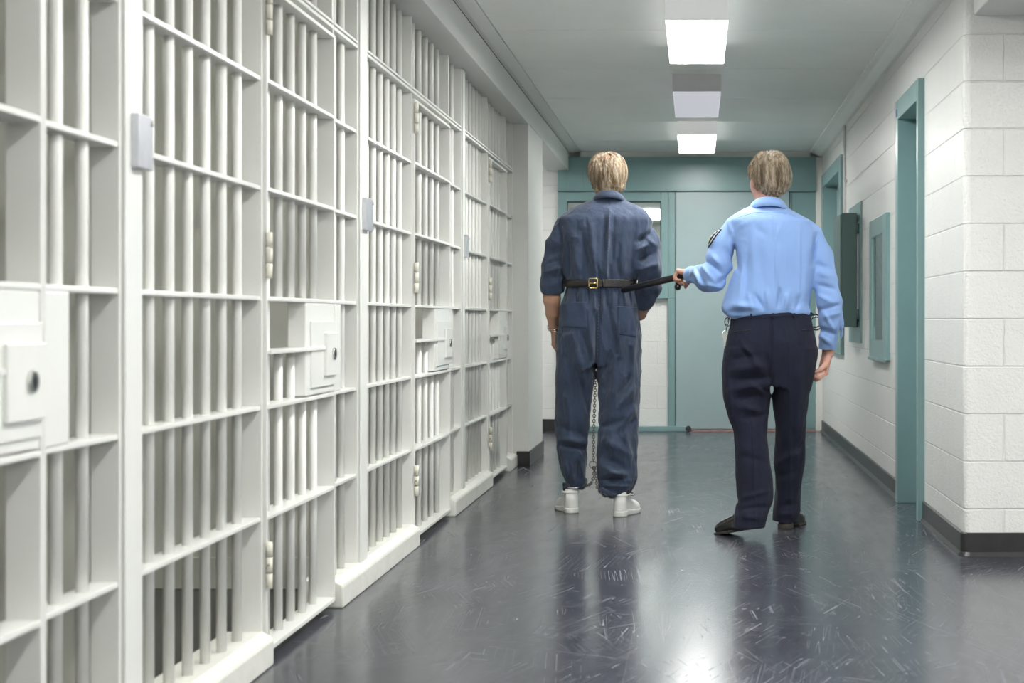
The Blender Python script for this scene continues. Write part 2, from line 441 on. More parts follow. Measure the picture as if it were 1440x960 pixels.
# window 3: large far opening in the right wall
w3 = sempty('window_3', (XR, 12.7, .8))
fm = MB()
fm.box(1.08,1.40,13.42,13.58,.72,2.23).box(1.08,1.40,11.78,11.92,.72,2.23)
fm.box(1.08,1.40,11.92,13.42,2.12,2.23).box(1.08,1.40,11.92,13.42,.72,.82)
fm.build('window_frame', M['teal'], w3, .004)
MB().box(1.20,1.23,11.92,13.42,.82,2.12).build('shutter', M['tealdoor'], w3, .003)
# conduit from ceiling to box
t = thing('electrical_conduit', (1.09,11.58,1.30), 'thin vertical white-painted conduit running down the right wall behind the dark teal box', 'conduit')
MB().cyl((1.094,11.58,1.30),(1.094,11.58,2.42),.011,12).build('pipe', M['plaster'], t)
for z in (1.75,2.0): MB().box(1.085,1.11,11.55,11.61,z,z+.02).build('pipe_clamp', M['plaster'], t, .002)
t = thing('wall_cabinet', (1.10,10.85,.83), 'dark teal steel box projecting from the right wall on a lighter teal backplate', 'cabinet')
MB().box(1.098,1.11,10.5,11.3,.827,1.78).build('backplate', M['teal'], t, .002)
MB().box(.98,1.085,10.6,11.12,.932,1.706).build('body', M['tealdark'], t, .004)
MB().box(.972,.98,10.61,11.11,.94,1.698).build('door', M['tealdark'], t, .002)
MB().box(1.085,1.098,10.64,11.08,.99,1.65).build('spacer', M['galv'], t)
for z in (1.02,1.60): MB().cyl((1.09,10.595,z-.035),(1.09,10.595,z+.035),.009,10).build('hinge', M['tealdark'], t)

# ------------------------------------------------------------------ cells behind the bars
CX = -3.9
for i, yy in enumerate((3.40, 5.77, 8.26, 10.50)):
    tag(MB().box(CX, XL-.075, yy-.05, yy+.05, 0, ZC).build('wall_cell_partition', M['cellwall'], None, .004), None, None, None, 'structure')
struct('wall_cell_back', MB().box(CX-.1, CX, 1.0, 10.55, 0, ZC), M['cellwall'])
struct('wall_cell_near', MB().box(CX, XL-.075, 1.0, 1.1, 0, ZC), M['cellwall'])
struct('floor_cells', MB().box(CX, XL-.03, 1.0, 10.55, -.06, 0), M['cellfloor'])
struct('ceiling_cells', MB().box(CX, XL-.08, 1.0, 10.55, 2.42, 2.52), M['cellwall'])
cbm = MB()
for yy in (3.40, 5.77, 8.26, 10.50):
    cbm.box(CX, XL-.09, yy-.064, yy-.051, 0, .115)
struct('baseboard_cells', cbm, M['cellwall'], .003)

# ------------------------------------------------------------------ barred cell fronts
RX0, RX1, BX = -1.30, -1.24, -1.27
RAILS = [.413, .73, 1.042, 1.356, 1.667]
GT = 2.335
def bar_mb(y, segs, r=.0135):
    mb = MB()
    for a, b_ in segs: mb.cyl((BX,y,a),(BX,y,b_), r, 14)
    return mb
def panel(name, y0, y1, n, label, group, zbot, wide=True, guard=False):
    t = thing(name, (BX, (y0+y1)/2, zbot), label, 'barred panel', group)
    for z in RAILS: MB().box(RX0,RX1,y0+.010,y1-.010,z-.006,z+.006).build('rail', M['bar'], t, .002)
    MB().box(RX0-.005,RX1+.006,y0+.01,y1-.01,1.968,1.980).box(RX0-.005,RX1+.006,y0+.01,y1-.01,1.986,1.996).build('header_rail', M['bar'], t, .002)
    MB().box(RX0,RX1,y0+.01,y1-.01,GT-.012,GT).build('rail', M['bar'], t, .002)
    sp = (y1-y0)/(n+1)
    for k in range(n): bar_mb(y0+sp*(k+1), [(zbot, GT-.012)]).build('bar', M['bar'], t)
    for yy in (y0+.0051, y1-.0051): MB().box(RX0,RX1+.003,yy-.005,yy+.005,zbot,GT).build('stile', M['bar'], t, .002)
    if guard: MB().box(BX-.02,RX1+.001,y0+.012,y0+.125,.737,1.035).build('lock_guard_plate', M['bar'], t, .003)
    return t
def transom(y0, y1, n, label):
    t = thing('transom_panel', (BX,(y0+y1)/2,1.968), label, 'barred panel', 'barred transoms over the cell doors')
    MB().box(RX0-.005,RX1+.006,y0,y1,1.968,1.980).box(RX0-.005,RX1+.006,y0,y1,1.986,1.996).build('header_rail', M['bar'], t, .002)
    MB().box(RX0,RX1,y0+.01,y1-.01,GT-.012,GT).build('rail', M['bar'], t, .002)
    sp = (y1-y0)/(n+1)
    for k in range(n): bar_mb(y0+sp*(k+1), [(1.996, GT-.012)]).build('bar', M['bar'], t)
    MB().box(RX0,RX1+.003,y1-.0102,y1-.0002,1.996,GT).build('stile', M['bar'], t, .002)
    return t
def cell_door(y0, y1, n, label, slot=True):
    t = thing('cell_door', (BX,y0,.03), label, 'cell door', 'barred cell doors')
    w = y1-y0; k_ = w/.85; a, b_ = y0+.012, y1-.006
    X0, X1 = RX0+.004, RX1+.012
    for yy, nm in ((a+.005,'stile'),(b_-.005,'stile')): MB().box(X0,X1,yy-.005,yy+.005,.028,1.946).build(nm, M['bar'], t, .002)
    for z in RAILS+[1.94]: MB().box(X0,X1,a+.01,b_-.01,z-.006,z+.006).build('rail', M['bar'], t, .002)
    MB().box(X0,X1+.002,a+.01,b_-.01,.028,.042).build('bottom_rail', M['bar'], t, .002)
    sp = w/(n+1)
    zs = .888
    for k in range(n):
        yy = y0+sp*(k+1)
        if slot and k in (1,2): segs = [(.042,zs),(1.042,1.94)]
        elif k >= 3: segs = [(.042,.75),(1.03,1.94)]
        else: segs = [(.042,1.94)]
        bar_mb(yy, segs).build('bar', M['bar'], t)
    if slot: MB().box(X0-.005,X1+.008,a+.01,y0+.70*k_,zs-.006,zs+.006).build('food_pass_shelf', M['bar'], t, .002)
    lb = MB().box(BX-.02,X1-.003,y0+.46*k_,b_-.01,.74,1.036).build('lock_box', M['bar'], t, .004)
    MB().box(X1-.003,X1+.003,y0+.515*k_,b_-.012,.763,.976).build('cover_plate', M['bar'], lb, .0015)
    MB().box(X1+.003,X1+.013,y0+.676*k_,b_-.014,.797,.938).build('lock_plate', M['bar'], lb, .002)
    kc = MB().cyl((X1+.012,y0+.765*k_,.868),(X1+.020,y0+.765*k_,.868),.021,20).build('keyhole', M['steel'], lb, .002)
    MB().cyl((X1+.0195,y0+.765*k_,.868),(X1+.0212,y0+.765*k_,.868),.008,14).box(X1+.0195,X1+.0214,y0+.765*k_-.002,y0+.765*k_+.002,.855,.881).build('key_slot', M['dark'], kc)
    for z in (.28, 1.165, 1.86):
        h = MB()
        for q in (-1,0,1): h.cyl((X1+.006,a+.001,z+q*.045-.021),(X1+.006,a+.001,z+q*.045+.021),.010,12)
        h.build('hinge', M['hinge'], t)
    return t
def post(y0, y1, label):
    t = thing('steel_post', (BX,(y0+y1)/2,.0), label, 'post', 'steel posts between the cells')
    MB().box(RX0-.02,RX1+.006,y0+.001,y1-.001,.09,2.30).build('column', M['bar'], t, .004)
    MB().box(RX1+.006,RX1+.011,y0-.0,y1-.012,.09,2.30).build('cover_strip', M['bar'], t, .002)
    c = MB().box(RX1+.011,RX1+.028,y0+.03,y1+.012,1.312,1.430).build('sensor_clip', M['galv'], t, .002)
    MB().cyl((RX1+.028,y1-.0,1.415),(RX1+.031,y1-.0,1.415),.006,10).build('screw', M['steel'], c)
    return t

WG = 'wide barred panels of the cell fronts'; NG = 'narrow barred panels beside the cell doors'
ordw = ['nearest', 'second', 'third', 'farthest']
# (wide0,wide1,door1,narrow1,post1) depths
cell_door(2.05, 2.946, 5, 'nearest white barred cell door, at the left picture edge, lock box cut off')
transom(2.06, 2.946, 5, 'barred transom over the nearest cell door at the upper left corner')
panel('barred_panel', 2.965, 3.362, 2, 'narrow white barred panel nearest the camera, at far left, with solid lock guard plate', NG, .09, guard=True)
post(3.366, 3.478, 'nearest flat white steel post with grey metal clip, left of the large six-bar panel')
U = [(3.482,4.457,5.318,5.710,5.850),(5.854,6.802,7.800,8.215,8.315),(8.320,9.247,10.12,10.50,None)]
dl = ['white barred cell door in full view with open food slot, left foreground, dark gap below',
      'white barred cell door in the middle of the row, behind the second curb, lock box beside the prisoner side',
      'smallest white barred cell door, farthest down the row beside the end wall']
dl[1] = 'middle white barred cell door with food slot and keyhole box, between the second and third curbs'
wl = ['largest white barred panel, six bars, left foreground between grey clip post and open-slot door',
      'six-bar white panel between the second steel post and the middle cell door',
      'six-bar white panel farthest away, just left of the smallest cell door']
nl = ['narrow two-bar white panel right of the foreground cell door with open slot',
      'narrow two-bar white panel right of the middle cell door',
      'narrow two-bar white panel at the far end against the end wall']
tl = ['barred transom above the foreground cell door at the top of the photo','barred transom above the middle cell door','barred transom above the farthest cell door near the ceiling beam end']
pl = [None,'steel post with grey clip between the foreground cell and the middle cell','steel post with grey clip between the middle cell and the farthest cell']
for i,(a,b_,c,d_,e) in enumerate(U):
    panel('barred_panel', a, b_, 6, wl[i], WG, .09)
    cell_door(b_, c, 5, dl[i]); transom(b_, c, 5, tl[i])
    panel('barred_panel', c, d_, 2, nl[i], NG, .09, guard=True)
    if e: post(d_+.004, e-.001, pl[i+1])
# curbs: low concrete kerbs with a sloped top, gaps at the doors
def curb(y0, y1, name):
    mb = MB()
    prof = [(-1.345,0),(-1.345,.095),(-1.235,.095),(-1.208,.082),(-1.203,.070),(-1.203,0)]
    mb.prism(prof, 'y', y0, y1)
    return tag(mb.build(name, M['curb'], None, .006), None, None, None, 'structure')
curb(2.955, 4.452, 'trim_8'); curb(5.322, 6.797, 'trim_9'); curb(7.805, 9.242, 'trim_10'); curb(10.125, 10.49, 'trim_11')

# ------------------------------------------------------------------ ceiling lights
def fixture(y0, lit, label, lamp='lamp'):
    t = thing('ceiling_light', (0, y0+.615, ZC-.105), label, 'ceiling light', 'long box fluorescent lights down the corridor ceiling')
    w = .147
    for yy in (y0, y0+1.224): MB().box(-w, w, yy, yy+.006, ZC-.105, ZC).build('end_cap', M['lamp_end'] if lit else M['fixture'], t, .002)
    MB().box(-w+.004, w-.004, y0+.006, y0+1.224, ZC-.03, ZC-.001).build('housing', M['fixture'], t)
    for q in (-w, w-.004): MB().box(q, q+.004, y0+.006, y0+1.224, ZC-.102, ZC-.03).build('side_lens', M['lamp_side'] if lit else M['lens_off_glow'], t)
    MB().box(-w+.005, w-.005, y0+.0065, y0+1.2235, ZC-.1045, ZC-.096).build('lens', M[lamp] if lit else M['lens_off_glow'], t, .001)
    return t
fixture(7.23, True, 'lit ceiling light closest to the camera, largest bright rectangle at top of photo')
fixture(9.48, False, 'unlit ceiling light box with added faint lilac glow, between the two lit ones')
fixture(11.73, True, 'lit ceiling light farthest away, above and between the two men')
for y0, lit, lb in ((4.98,True,'fourth corridor ceiling light from the far end, just above the photo'),(2.73,True,'fifth corridor ceiling light from the far end, above the nearest cell door'),(.48,True,'sixth corridor ceiling light from the far end, right over the camera'),(-1.77,True,'last corridor ceiling light, behind the camera')):
    fixture(y0, lit, lb, 'lamp_near' if y0 < 4 else 'lamp')
def flush(name, x0,x1,y0,y1,z, mat, label, cat='ceiling light'):
    t = thing(name, ((x0+x1)/2,(y0+y1)/2,z), label, cat)
    MB().box(x0,x1,y0,y1,z-.012,z).build('frame', M['fixture'], t, .002)
    MB().box(x0+.02,x1-.02,y0+.02,y1-.02,z-.02,z-.012).build('lens', mat, t, .002)
    return t
flush('recessed_light', -1.5,-.3, 20.9, 22.9, 2.47, M['lamp_far'], 'bright ceiling light of the next room seen through the far window')
flush('recessed_light', -4.0,-2.8, 15.5, 16.7, 2.47, M['lamp_far'], 'ceiling light of the next room hidden left of the far window')
flush('recessed_light', -2.9,-1.7, 12.4, 12.9, ZC, M['lamp_far'], 'ceiling light of the left side passage, hidden by the pilaster')
flush('recessed_light', 1.9,3.1, 3.2, 4.4, ZC, M['lamp_bay'], 'ceiling light of the right side bay nearest the block corner, outside the photo')
flush('recessed_light', 1.9,3.1, .4, 1.6, ZC, M['lamp_bay'], 'ceiling light of the right side bay beside the camera, outside the photo')
for yy, lb in ((2.3,'nearest'),(4.55,'second'),(6.95,'third'),(9.3,'farthest')):
    flush('added_cell_fill', -3.3,-2.7, yy-.15, yy+.15, 2.42, M['cell_fill'], 'added unseen fill lamp brightening the '+lb+' cell, behind the bars')  # unseen fill lamps added to brighten the cell interiors
flush('recessed_light', 1.45,1.85, 9.3, 10.3, ZC, M['lamp'], 'added unseen lamp brightening the room behind the narrow teal window')  # unseen lamp added so the narrow window looks less black

# ------------------------------------------------------------------ camera, world, view
cam = D.cameras.new('camera'); co = D.objects.new('camera', cam); COL.objects.link(co)
co.location = (0,0,CAM_H); co.rotation_euler = (PI/2,0,0)
cam.sensor_width = 36; cam.lens = 36*F_PX/1440
cam.shift_x = -(VX-720)/1440; cam.shift_y = (VY-480)/1440
cam.clip_start = .05
cam.dof.use_dof = True; cam.dof.focus_distance = 7.5; cam.dof.aperture_fstop = 4.5
bpy.context.scene.camera = co
w = D.worlds.new('world'); bpy.context.scene.world = w; w.use_nodes = True
w.node_tree.nodes['Background'].inputs[0].default_value = (.8,.85,.9,1); w.node_tree.nodes['Background'].inputs[1].default_value = .25
sc = bpy.context.scene
sc.view_settings.view_transform = 'Standard'; sc.view_settings.look = 'None'; sc.view_settings.gamma = 1
sc.view_settings.exposure = 1.08
# ------------------------------------------------------------------ figures: distance fields meshed by surface nets
def vnoise(p, seed=0):
    """value noise at Nx3 points, -1..1"""
    rng = np.random.RandomState(seed); T = rng.rand(32,32,32).astype(np.float32)*2-1
    i = np.floor(p).astype(np.int64); f = p - i; f = f*f*(3-2*f); i &= 31; j = (i+1) & 31
    def g(a,b,c): return T[a,b,c]
    x0,y0,z0 = i.T; x1,y1,z1 = j.T; fx,fy,fz = f.T
    a = g(x0,y0,z0)*(1-fx)+g(x1,y0,z0)*fx; b = g(x0,y1,z0)*(1-fx)+g(x1,y1,z0)*fx
    c = g(x0,y0,z1)*(1-fx)+g(x1,y0,z1)*fx; d = g(x0,y1,z1)*(1-fx)+g(x1,y1,z1)*fx
    return (a*(1-fy)+b*fy)*(1-fz)+(c*(1-fy)+d*fy)*fz

def smin(a, b, k):
    if k <= 0: return np.minimum(a, b)
    h = np.clip(.5+.5*(b-a)/k, 0, 1)
    return b*(1-h)+a*h-k*h*(1-h)

def sstep(a, b, x):
    t = np.clip((x-a)/(b-a), 0, 1); return t*t*(3-2*t)

class Field:
    def __init__(s, lo, hi, h):
        s.lo = np.array(lo, float); s.h = h
        s.n = np.ceil((np.array(hi)-s.lo)/h).astype(int)+1
        s.ax = [s.lo[i]+h*np.arange(s.n[i]) for i in range(3)]
        s.d = np.full(s.n, .25, np.float32)
    def sub(s, lo, hi):
        a = np.clip(np.floor((np.array(lo)-s.lo)/s.h).astype(int), 0, s.n-1)
        b = np.clip(np.ceil((np.array(hi)-s.lo)/s.h).astype(int)+1, 1, s.n)
        sl = tuple(slice(a[i], b[i]) for i in range(3))
        X, Y, Z = np.meshgrid(*[s.ax[i][sl[i]] for i in range(3)], indexing='ij', sparse=True)
        return sl, X, Y, Z
    def add(s, f, lo, hi, k=.01, mode='u', mg=None):
        mg = (k+4*s.h) if mg is None else mg
        lo = np.array(lo)-mg; hi = np.array(hi)+mg
        sl, X, Y, Z = s.sub(lo, hi)
        v = f(X, Y, Z).astype(np.float32); c = s.d[sl]
        if mode == 'u': s.d[sl] = smin(c, v, k)
        elif mode == 's': s.d[sl] = -smin(-c, v, k)
        elif mode == 'i': s.d[sl] = -smin(-c, -v, k)
        return s
    def cone(s, a, b, ra, rb, k=.01, mode='u', flat=None):
        a = np.array(a, float); b = np.array(b, float); R = max(ra, rb)
        def f(X,Y,Z):
            ab = b-a; L = max(ab.dot(ab), 1e-9)
            px, py, pz = X-a[0], Y-a[1], Z-a[2]
            t = np.clip((px*ab[0]+py*ab[1]+pz*ab[2])/L, 0, 1)
            qx, qy, qz = px-t*ab[0], py-t*ab[1], pz-t*ab[2]
            l2 = qx*qx+qy*qy+qz*qz
            if flat is not None:     # squash along a direction: flat = (dir, factor)
                n = np.array(flat[0], float); n = n/np.linalg.norm(n)
                dn = qx*n[0]+qy*n[1]+qz*n[2]
                l2 = l2 + dn*dn*(1/flat[1]**2-1)
            return (np.sqrt(l2)-(ra+(rb-ra)*t))*(flat[1]**.5 if flat is not None else 1)
        return s.add(f, np.minimum(a,b)-R, np.maximum(a,b)+R, k, mode)
    def chain(s, pts, rs, k=.01, flat=None):
        for i in range(len(pts)-1): s.cone(pts[i], pts[i+1], rs[i], rs[i+1], k, flat=flat)
        return s
    def ell(s, c, r, R=None, k=.01, mode='u'):
        c = np.array(c, float); r = np.array(r, float); R = np.eye(3) if R is None else np.array(R)
        def f(X,Y,Z):
            p = (X-c[0], Y-c[1], Z-c[2])
            q = [p[0]*R[0][i]+p[1]*R[1][i]+p[2]*R[2][i] for i in range(3)]
            k0 = np.sqrt(sum((q[i]/r[i])**2 for i in range(3))); k1 = np.sqrt(sum((q[i]/r[i]**2)**2 for i in range(3)))
            return k0*(k0-1)/np.maximum(k1, 1e-6)
        m = r.max(); return s.add(f, c-m, c+m, k, mode)
    def loft(s, rows, off=0, k=.02, z0=None, z1=None, pw=2.0, ek=.01, mode='u'):
        """rows of (z, cx, cy, rx, ry), any order"""
        T = loft_table(rows)
        za = T[0][0] if z0 is None else z0; zb = T[-1][0] if z1 is None else z1
        def f(X,Y,Z):
            z = Z[0,0,:]
            cx, cy, rx, ry = [np.interp(z, T[:,0], T[:,i])[None,None,:] for i in (1,2,3,4)]
            rx = np.maximum(rx+off, .004); ry = np.maximum(ry+off, .004)
            u = np.abs((X-cx)/rx); v = np.abs((Y-cy)/ry)
            q = (u**pw+v**pw)**(1/pw); L = np.sqrt((X-cx)**2+(Y-cy)**2)
            d = L*(1-1/np.maximum(q, 1e-4))
            d = np.maximum(d, -np.minimum(rx, ry))
            e = np.maximum(za-z, z-zb)[None,None,:]
            return -smin(-d, -(e+0*d), ek)
        m = T[:,3:5].max()+max(off,0)
        lo = (T[:,1].min()-m, T[:,2].min()-m, za); hi = (T[:,1].max()+m, T[:,2].max()+m, zb)
        return s.add(f, lo, hi, k, mode)
    def displace(s, fn, amp):
        idx = np.nonzero(np.abs(s.d) < amp+3*s.h)
        p = np.stack([s.ax[i][idx[i]] for i in range(3)], 1)
        s.d[idx] -= fn(p).astype(np.float32); return s
    def mesh(s, relax=1):
        d = s.d; ins = d < 0; n = d.shape
        cells = []; poss = []; quads = []
        def cid(i,j,k): return (i*n[1]+j)*n[2]+k
        for ax in range(3):
            a = [slice(None)]*3; b = [slice(None)]*3; a[ax] = slice(0,-1); b[ax] = slice(1,None)
            cr = ins[tuple(a)] != ins[tuple(b)]
            I = np.stack(np.nonzero(cr), 1)
            o1, o2 = (ax+1)%3, (ax+2)%3
            ok = (I[:,o1] > 0)&(I[:,o2] > 0)&(I[:,o1] < n[o1]-1)&(I[:,o2] < n[o2]-1); I = I[ok]
            J = I.copy(); J[:,ax] += 1
            va = d[tuple(I.T)]; vb = d[tuple(J.T)]; t = va/(va-vb)
            pos = I.astype(float); pos[:,ax] += t
            q = []
            for (e1,e2) in ((0,0),(-1,0),(-1,-1),(0,-1)):
                c = I.copy(); c[:,o1] += e1; c[:,o2] += e2
                ci = cid(c[:,0],c[:,1],c[:,2]); q.append(ci); cells.append(ci); poss.append(pos)
            q = np.stack(q, 1); flip = va > 0
            q[flip] = q[flip][:, ::-1]
            quads.append(q)
        cells = np.concatenate(cells); poss = np.concatenate(poss); quads = np.concatenate(quads)
        u, inv = np.unique(cells, return_inverse=True); cnt = np.bincount(inv)
        v = np.stack([np.bincount(inv, poss[:,i])/cnt for i in range(3)], 1)
        f = np.searchsorted(u, quads)
        for _ in range(relax):
            e = np.concatenate([f[:,[0,1]],f[:,[1,2]],f[:,[2,3]],f[:,[3,0]]]); e = np.concatenate([e, e[:,::-1]])
            c = np.bincount(e[:,0], minlength=len(v))
            m = np.stack([np.bincount(e[:,0], v[e[:,1],i], minlength=len(v)) for i in range(3)],1)/c[:,None]
            v = v*.5+m*.5
        return v*s.h+s.lo, f
    def build(s, name, mat, parent=None, relax=1, origin=None):
        v, f = s.mesh(relax)
        if parent is not None: o = np.array(parent_world(parent))
        elif origin is not None: o = np.array(origin)
        else: o = np.array([(v[:,0].min()+v[:,0].max())/2,(v[:,1].min()+v[:,1].max())/2, v[:,2].min()])
        me = D.meshes.new(name); me.vertices.add(len(v)); me.vertices.foreach_set('co', (v-o).astype(np.float32).ravel())
        me.loops.add(f.size); me.loops.foreach_set('vertex_index', f.ravel().astype(np.int32))
        me.polygons.add(len(f)); me.polygons.foreach_set('loop_start', np.arange(0, f.size, 4, dtype=np.int32))
        me.polygons.foreach_set('loop_total', np.full(len(f), 4, dtype=np.int32))
        me.polygons.foreach_set('use_smooth', np.ones(len(f), dtype=bool))
        me.update(calc_edges=True); me.validate()
        ob = D.objects.new(name, me); COL.objects.link(ob); me.materials.append(mat)
        if parent is not None: ob.parent = parent
        else: ob.location = o
        return ob

def loft_table(rows):
    r = np.array(sorted(rows), float)
    z = np.linspace(r[0,0], r[-1,0], 160)
    T = np.stack([z]+[np.interp(z, r[:,0], r[:,i]) for i in range(1,5)], 1)
    k = np.hanning(13)[1:-1]; k /= k.sum()
    for i in range(1,5):
        e = np.concatenate([np.full(5, T[0,i]), T[:,i], np.full(5, T[-1,i])]); 
        T[:,i] = np.convolve(e, k, 'valid')
    return T

def prow(py, xl, xr, Y, ry):
    m = Y/F_PX
    return (CAM_H-(py-VY)*m, ((xl+xr)/2-VX)*m, Y, (xr-xl)/2*m, ry)

def folds(creases, noises, ymid=None):
    """creases: photo-plane lines (x0,y0,x1,y1,width_px,amp) raised (+) or sunk (-) on the near side
       noises: (scale xyz, amp, seed, power)"""
    def fn(p):
        px = VX + p[:,0]*F_PX/p[:,1]; py = VY - (p[:,2]-CAM_H)*F_PX/p[:,1]
        out = np.zeros(len(p))
        near = np.ones(len(p)) if ymid is None else 1-sstep(ymid-.03, ymid+.02, p[:,1])
        wob = vnoise(np.stack([px*.045, py*.045, p[:,1]*4], 1), 5)*3.0
        for (x0,y0,x1,y1,w,a) in creases:
            dx, dy = x1-x0, y1-y0; L = dx*dx+dy*dy+1e-6
            t = np.clip(((px-x0)*dx+(py-y0)*dy)/L, 0, 1)
            ds = ((px-x0-t*dx)*dy-(py-y0-t*dy)*dx)/math.sqrt(L) 
            dist = np.sqrt((px-x0-t*dx)**2+(py-y0-t*dy)**2); dist = np.abs(dist + wob*.35*np.sign(dist))
            out += a*np.exp(-(dist/w)**2)*(.25+.75*np.sin(np.clip(t,.02,.98)*PI)**.6)*near
        for (sc, amp, seed, pw) in noises:
            n = vnoise(p*np.array(sc), seed)+.5*vnoise(p*np.array(sc)*2.1+7, seed+1)
            if pw: n = 1-np.abs(n)*2.2; n = np.sign(n)*np.abs(n)**pw
            out += amp*n
        return out
    return fn

def rotm(fwd, up):
    f = Vector(fwd).normalized(); u = Vector(up); r = f.cross(u).normalized(); u = r.cross(f).normalized()
    return np.array([list(r), list(f), list(u)]).T      # columns: right, forward, up

def hand(F, wrist, fwd, palm_n, side, curl, length=.185, thumb=(0.6,0.5,.35), spread=.06, k=.004):
    """fwd: wrist to knuckles, palm_n: out of the palm, side: +1 thumb on the right of (fwd, palm_n) frame"""
    w = Vector(wrist); f = Vector(fwd).normalized(); n = Vector(palm_n); n = (n-f*n.dot(f)).normalized(); r = f.cross(n).normalized()*side
    s = length/.185
    k1 = w+f*.088*s
    # palm: four metacarpal columns
    xs = [.030, .010, -.010, -.028]; ln = [.090, .094, .089, .080]
    for x, l in zip(xs, ln):
        F.cone(w+r*x*.62*s+f*.006, w+r*x*s+f*l*s, .0145*s, .0115*s, .012, flat=(n, .85))
    F.cone(w+r*.016*s+f*.01*s+n*.006, w+r*.036*s+f*.045*s+n*.010, .015*s, .012*s, .010)
    F.cone(w-r*.016*s+f*.02*s+n*.006, w-r*.026*s+f*.06*s+n*.006, .013*s, .010*s, .010)
    seg = [(.044,.027,.021),(.048,.030,.022),(.045,.028,.021),(.035,.022,.019)]
    rad = [.0095,.0097,.0092,.0082]
    tips = []
    for i, x in enumerate(xs):
        p = w+r*x*s+f*ln[i]*s; a = 0; sp = r*(spread*(1.5-i))
        c = curl[i] if isinstance(curl[i], (tuple, list)) else (curl[i],)*3
        pts = [p]; q = p
        for j in range(3):
            a += c[j]
            dr = (f*math.cos(a)+n*math.sin(a)+sp*math.cos(a)).normalized()
            q = q+dr*seg[i][j]*s; pts.append(q)
        R = rad[i]*s
        F.chain(pts, [R*1.08, R, R*.93, R*.82], k)
        for j in (0,1): F.ell(pts[j], (R*1.16,)*3, None, .004)
        tips.append(pts)
    b = w+r*.026*s+f*.022*s+n*.006
    ta, tb, tc = thumb
    d1 = (f*math.cos(ta)+r*math.sin(ta)+n*.35).normalized()
    d2 = (f*math.cos(tb)+r*math.sin(tb)*.7+n*(.35+tc)).normalized(); d3 = (f*math.cos(tb)*.9+r*math.sin(tb)*.25+n*(.35+tc*1.8)).normalized()
    t0 = b+d1*.042*s; t1 = t0+d2*.033*s; t2 = t1+d3*.026*s
    F.chain([b,t0,t1,t2], [.015*s,.0125*s,.0108*s,.0088*s], .006)
    return tips

def head(F, c, yaw, pitch=0, s=1.0, jaw=1.0):
    """c: centre of the cranium. local +y is where the face looks. returns frame"""
    R = np.array(Matrix.Rotation(yaw,3,'Z') @ Matrix.Rotation(pitch,3,'X')); c = np.array(c, float)
    W = lambda x,y,z: c+R@np.array([x,y,z])*s
    E = lambda x,y,z,rx,ry,rz,k=.02,mode='u': F.ell(W(x,y,z), np.array([rx,ry,rz])*s, R, k, mode)
    E(0,-.008,.012,.0765,.096,.098)
    E(0,.035,-.015,.066,.068,.080,.03)
    E(0,.040,-.070,.054*jaw,.056,.052,.03)           # jaw
    E(0,.082,-.105,.024,.020,.017,.02)               # chin
    for q in (-1,1):
        E(q*.036,.068,-.030,.022,.024,.024,.02)      # cheek
        E(q*.031,.093,.006,.019,.012,.014,.012,'s')  # eye socket
        E(q*.031,.089,.022,.024,.012,.007,.010)      # brow
        # ear
        E(q*.0775,.002,-.020,.0075,.019,.032,.004)
        E(q*.0855,.006,-.014,.005,.011,.020,.003,'s')
        E(q*.079,.004,-.043,.006,.009,.009,.004)
    F.cone(W(0,.096,.010), W(0,.120,-.030), .0085*s, .0125*s, .012)
    for q in (-1,1): E(q*.031,.0915,.0125,.0165,.008,.0055,.004); E(q*.031,.0915,-.0055,.0155,.007,.0045,.004)
    for q in (-1,1): E(q*.012,.111,-.034,.0085,.011,.008,.006)
    E(0,.100,-.060,.022,.010,.0055,.006); E(0,.098,-.069,.020,.010,.006,.006)
    E(0,.108,-.0645,.020,.006,.0012,.002,'s')
    return W, R

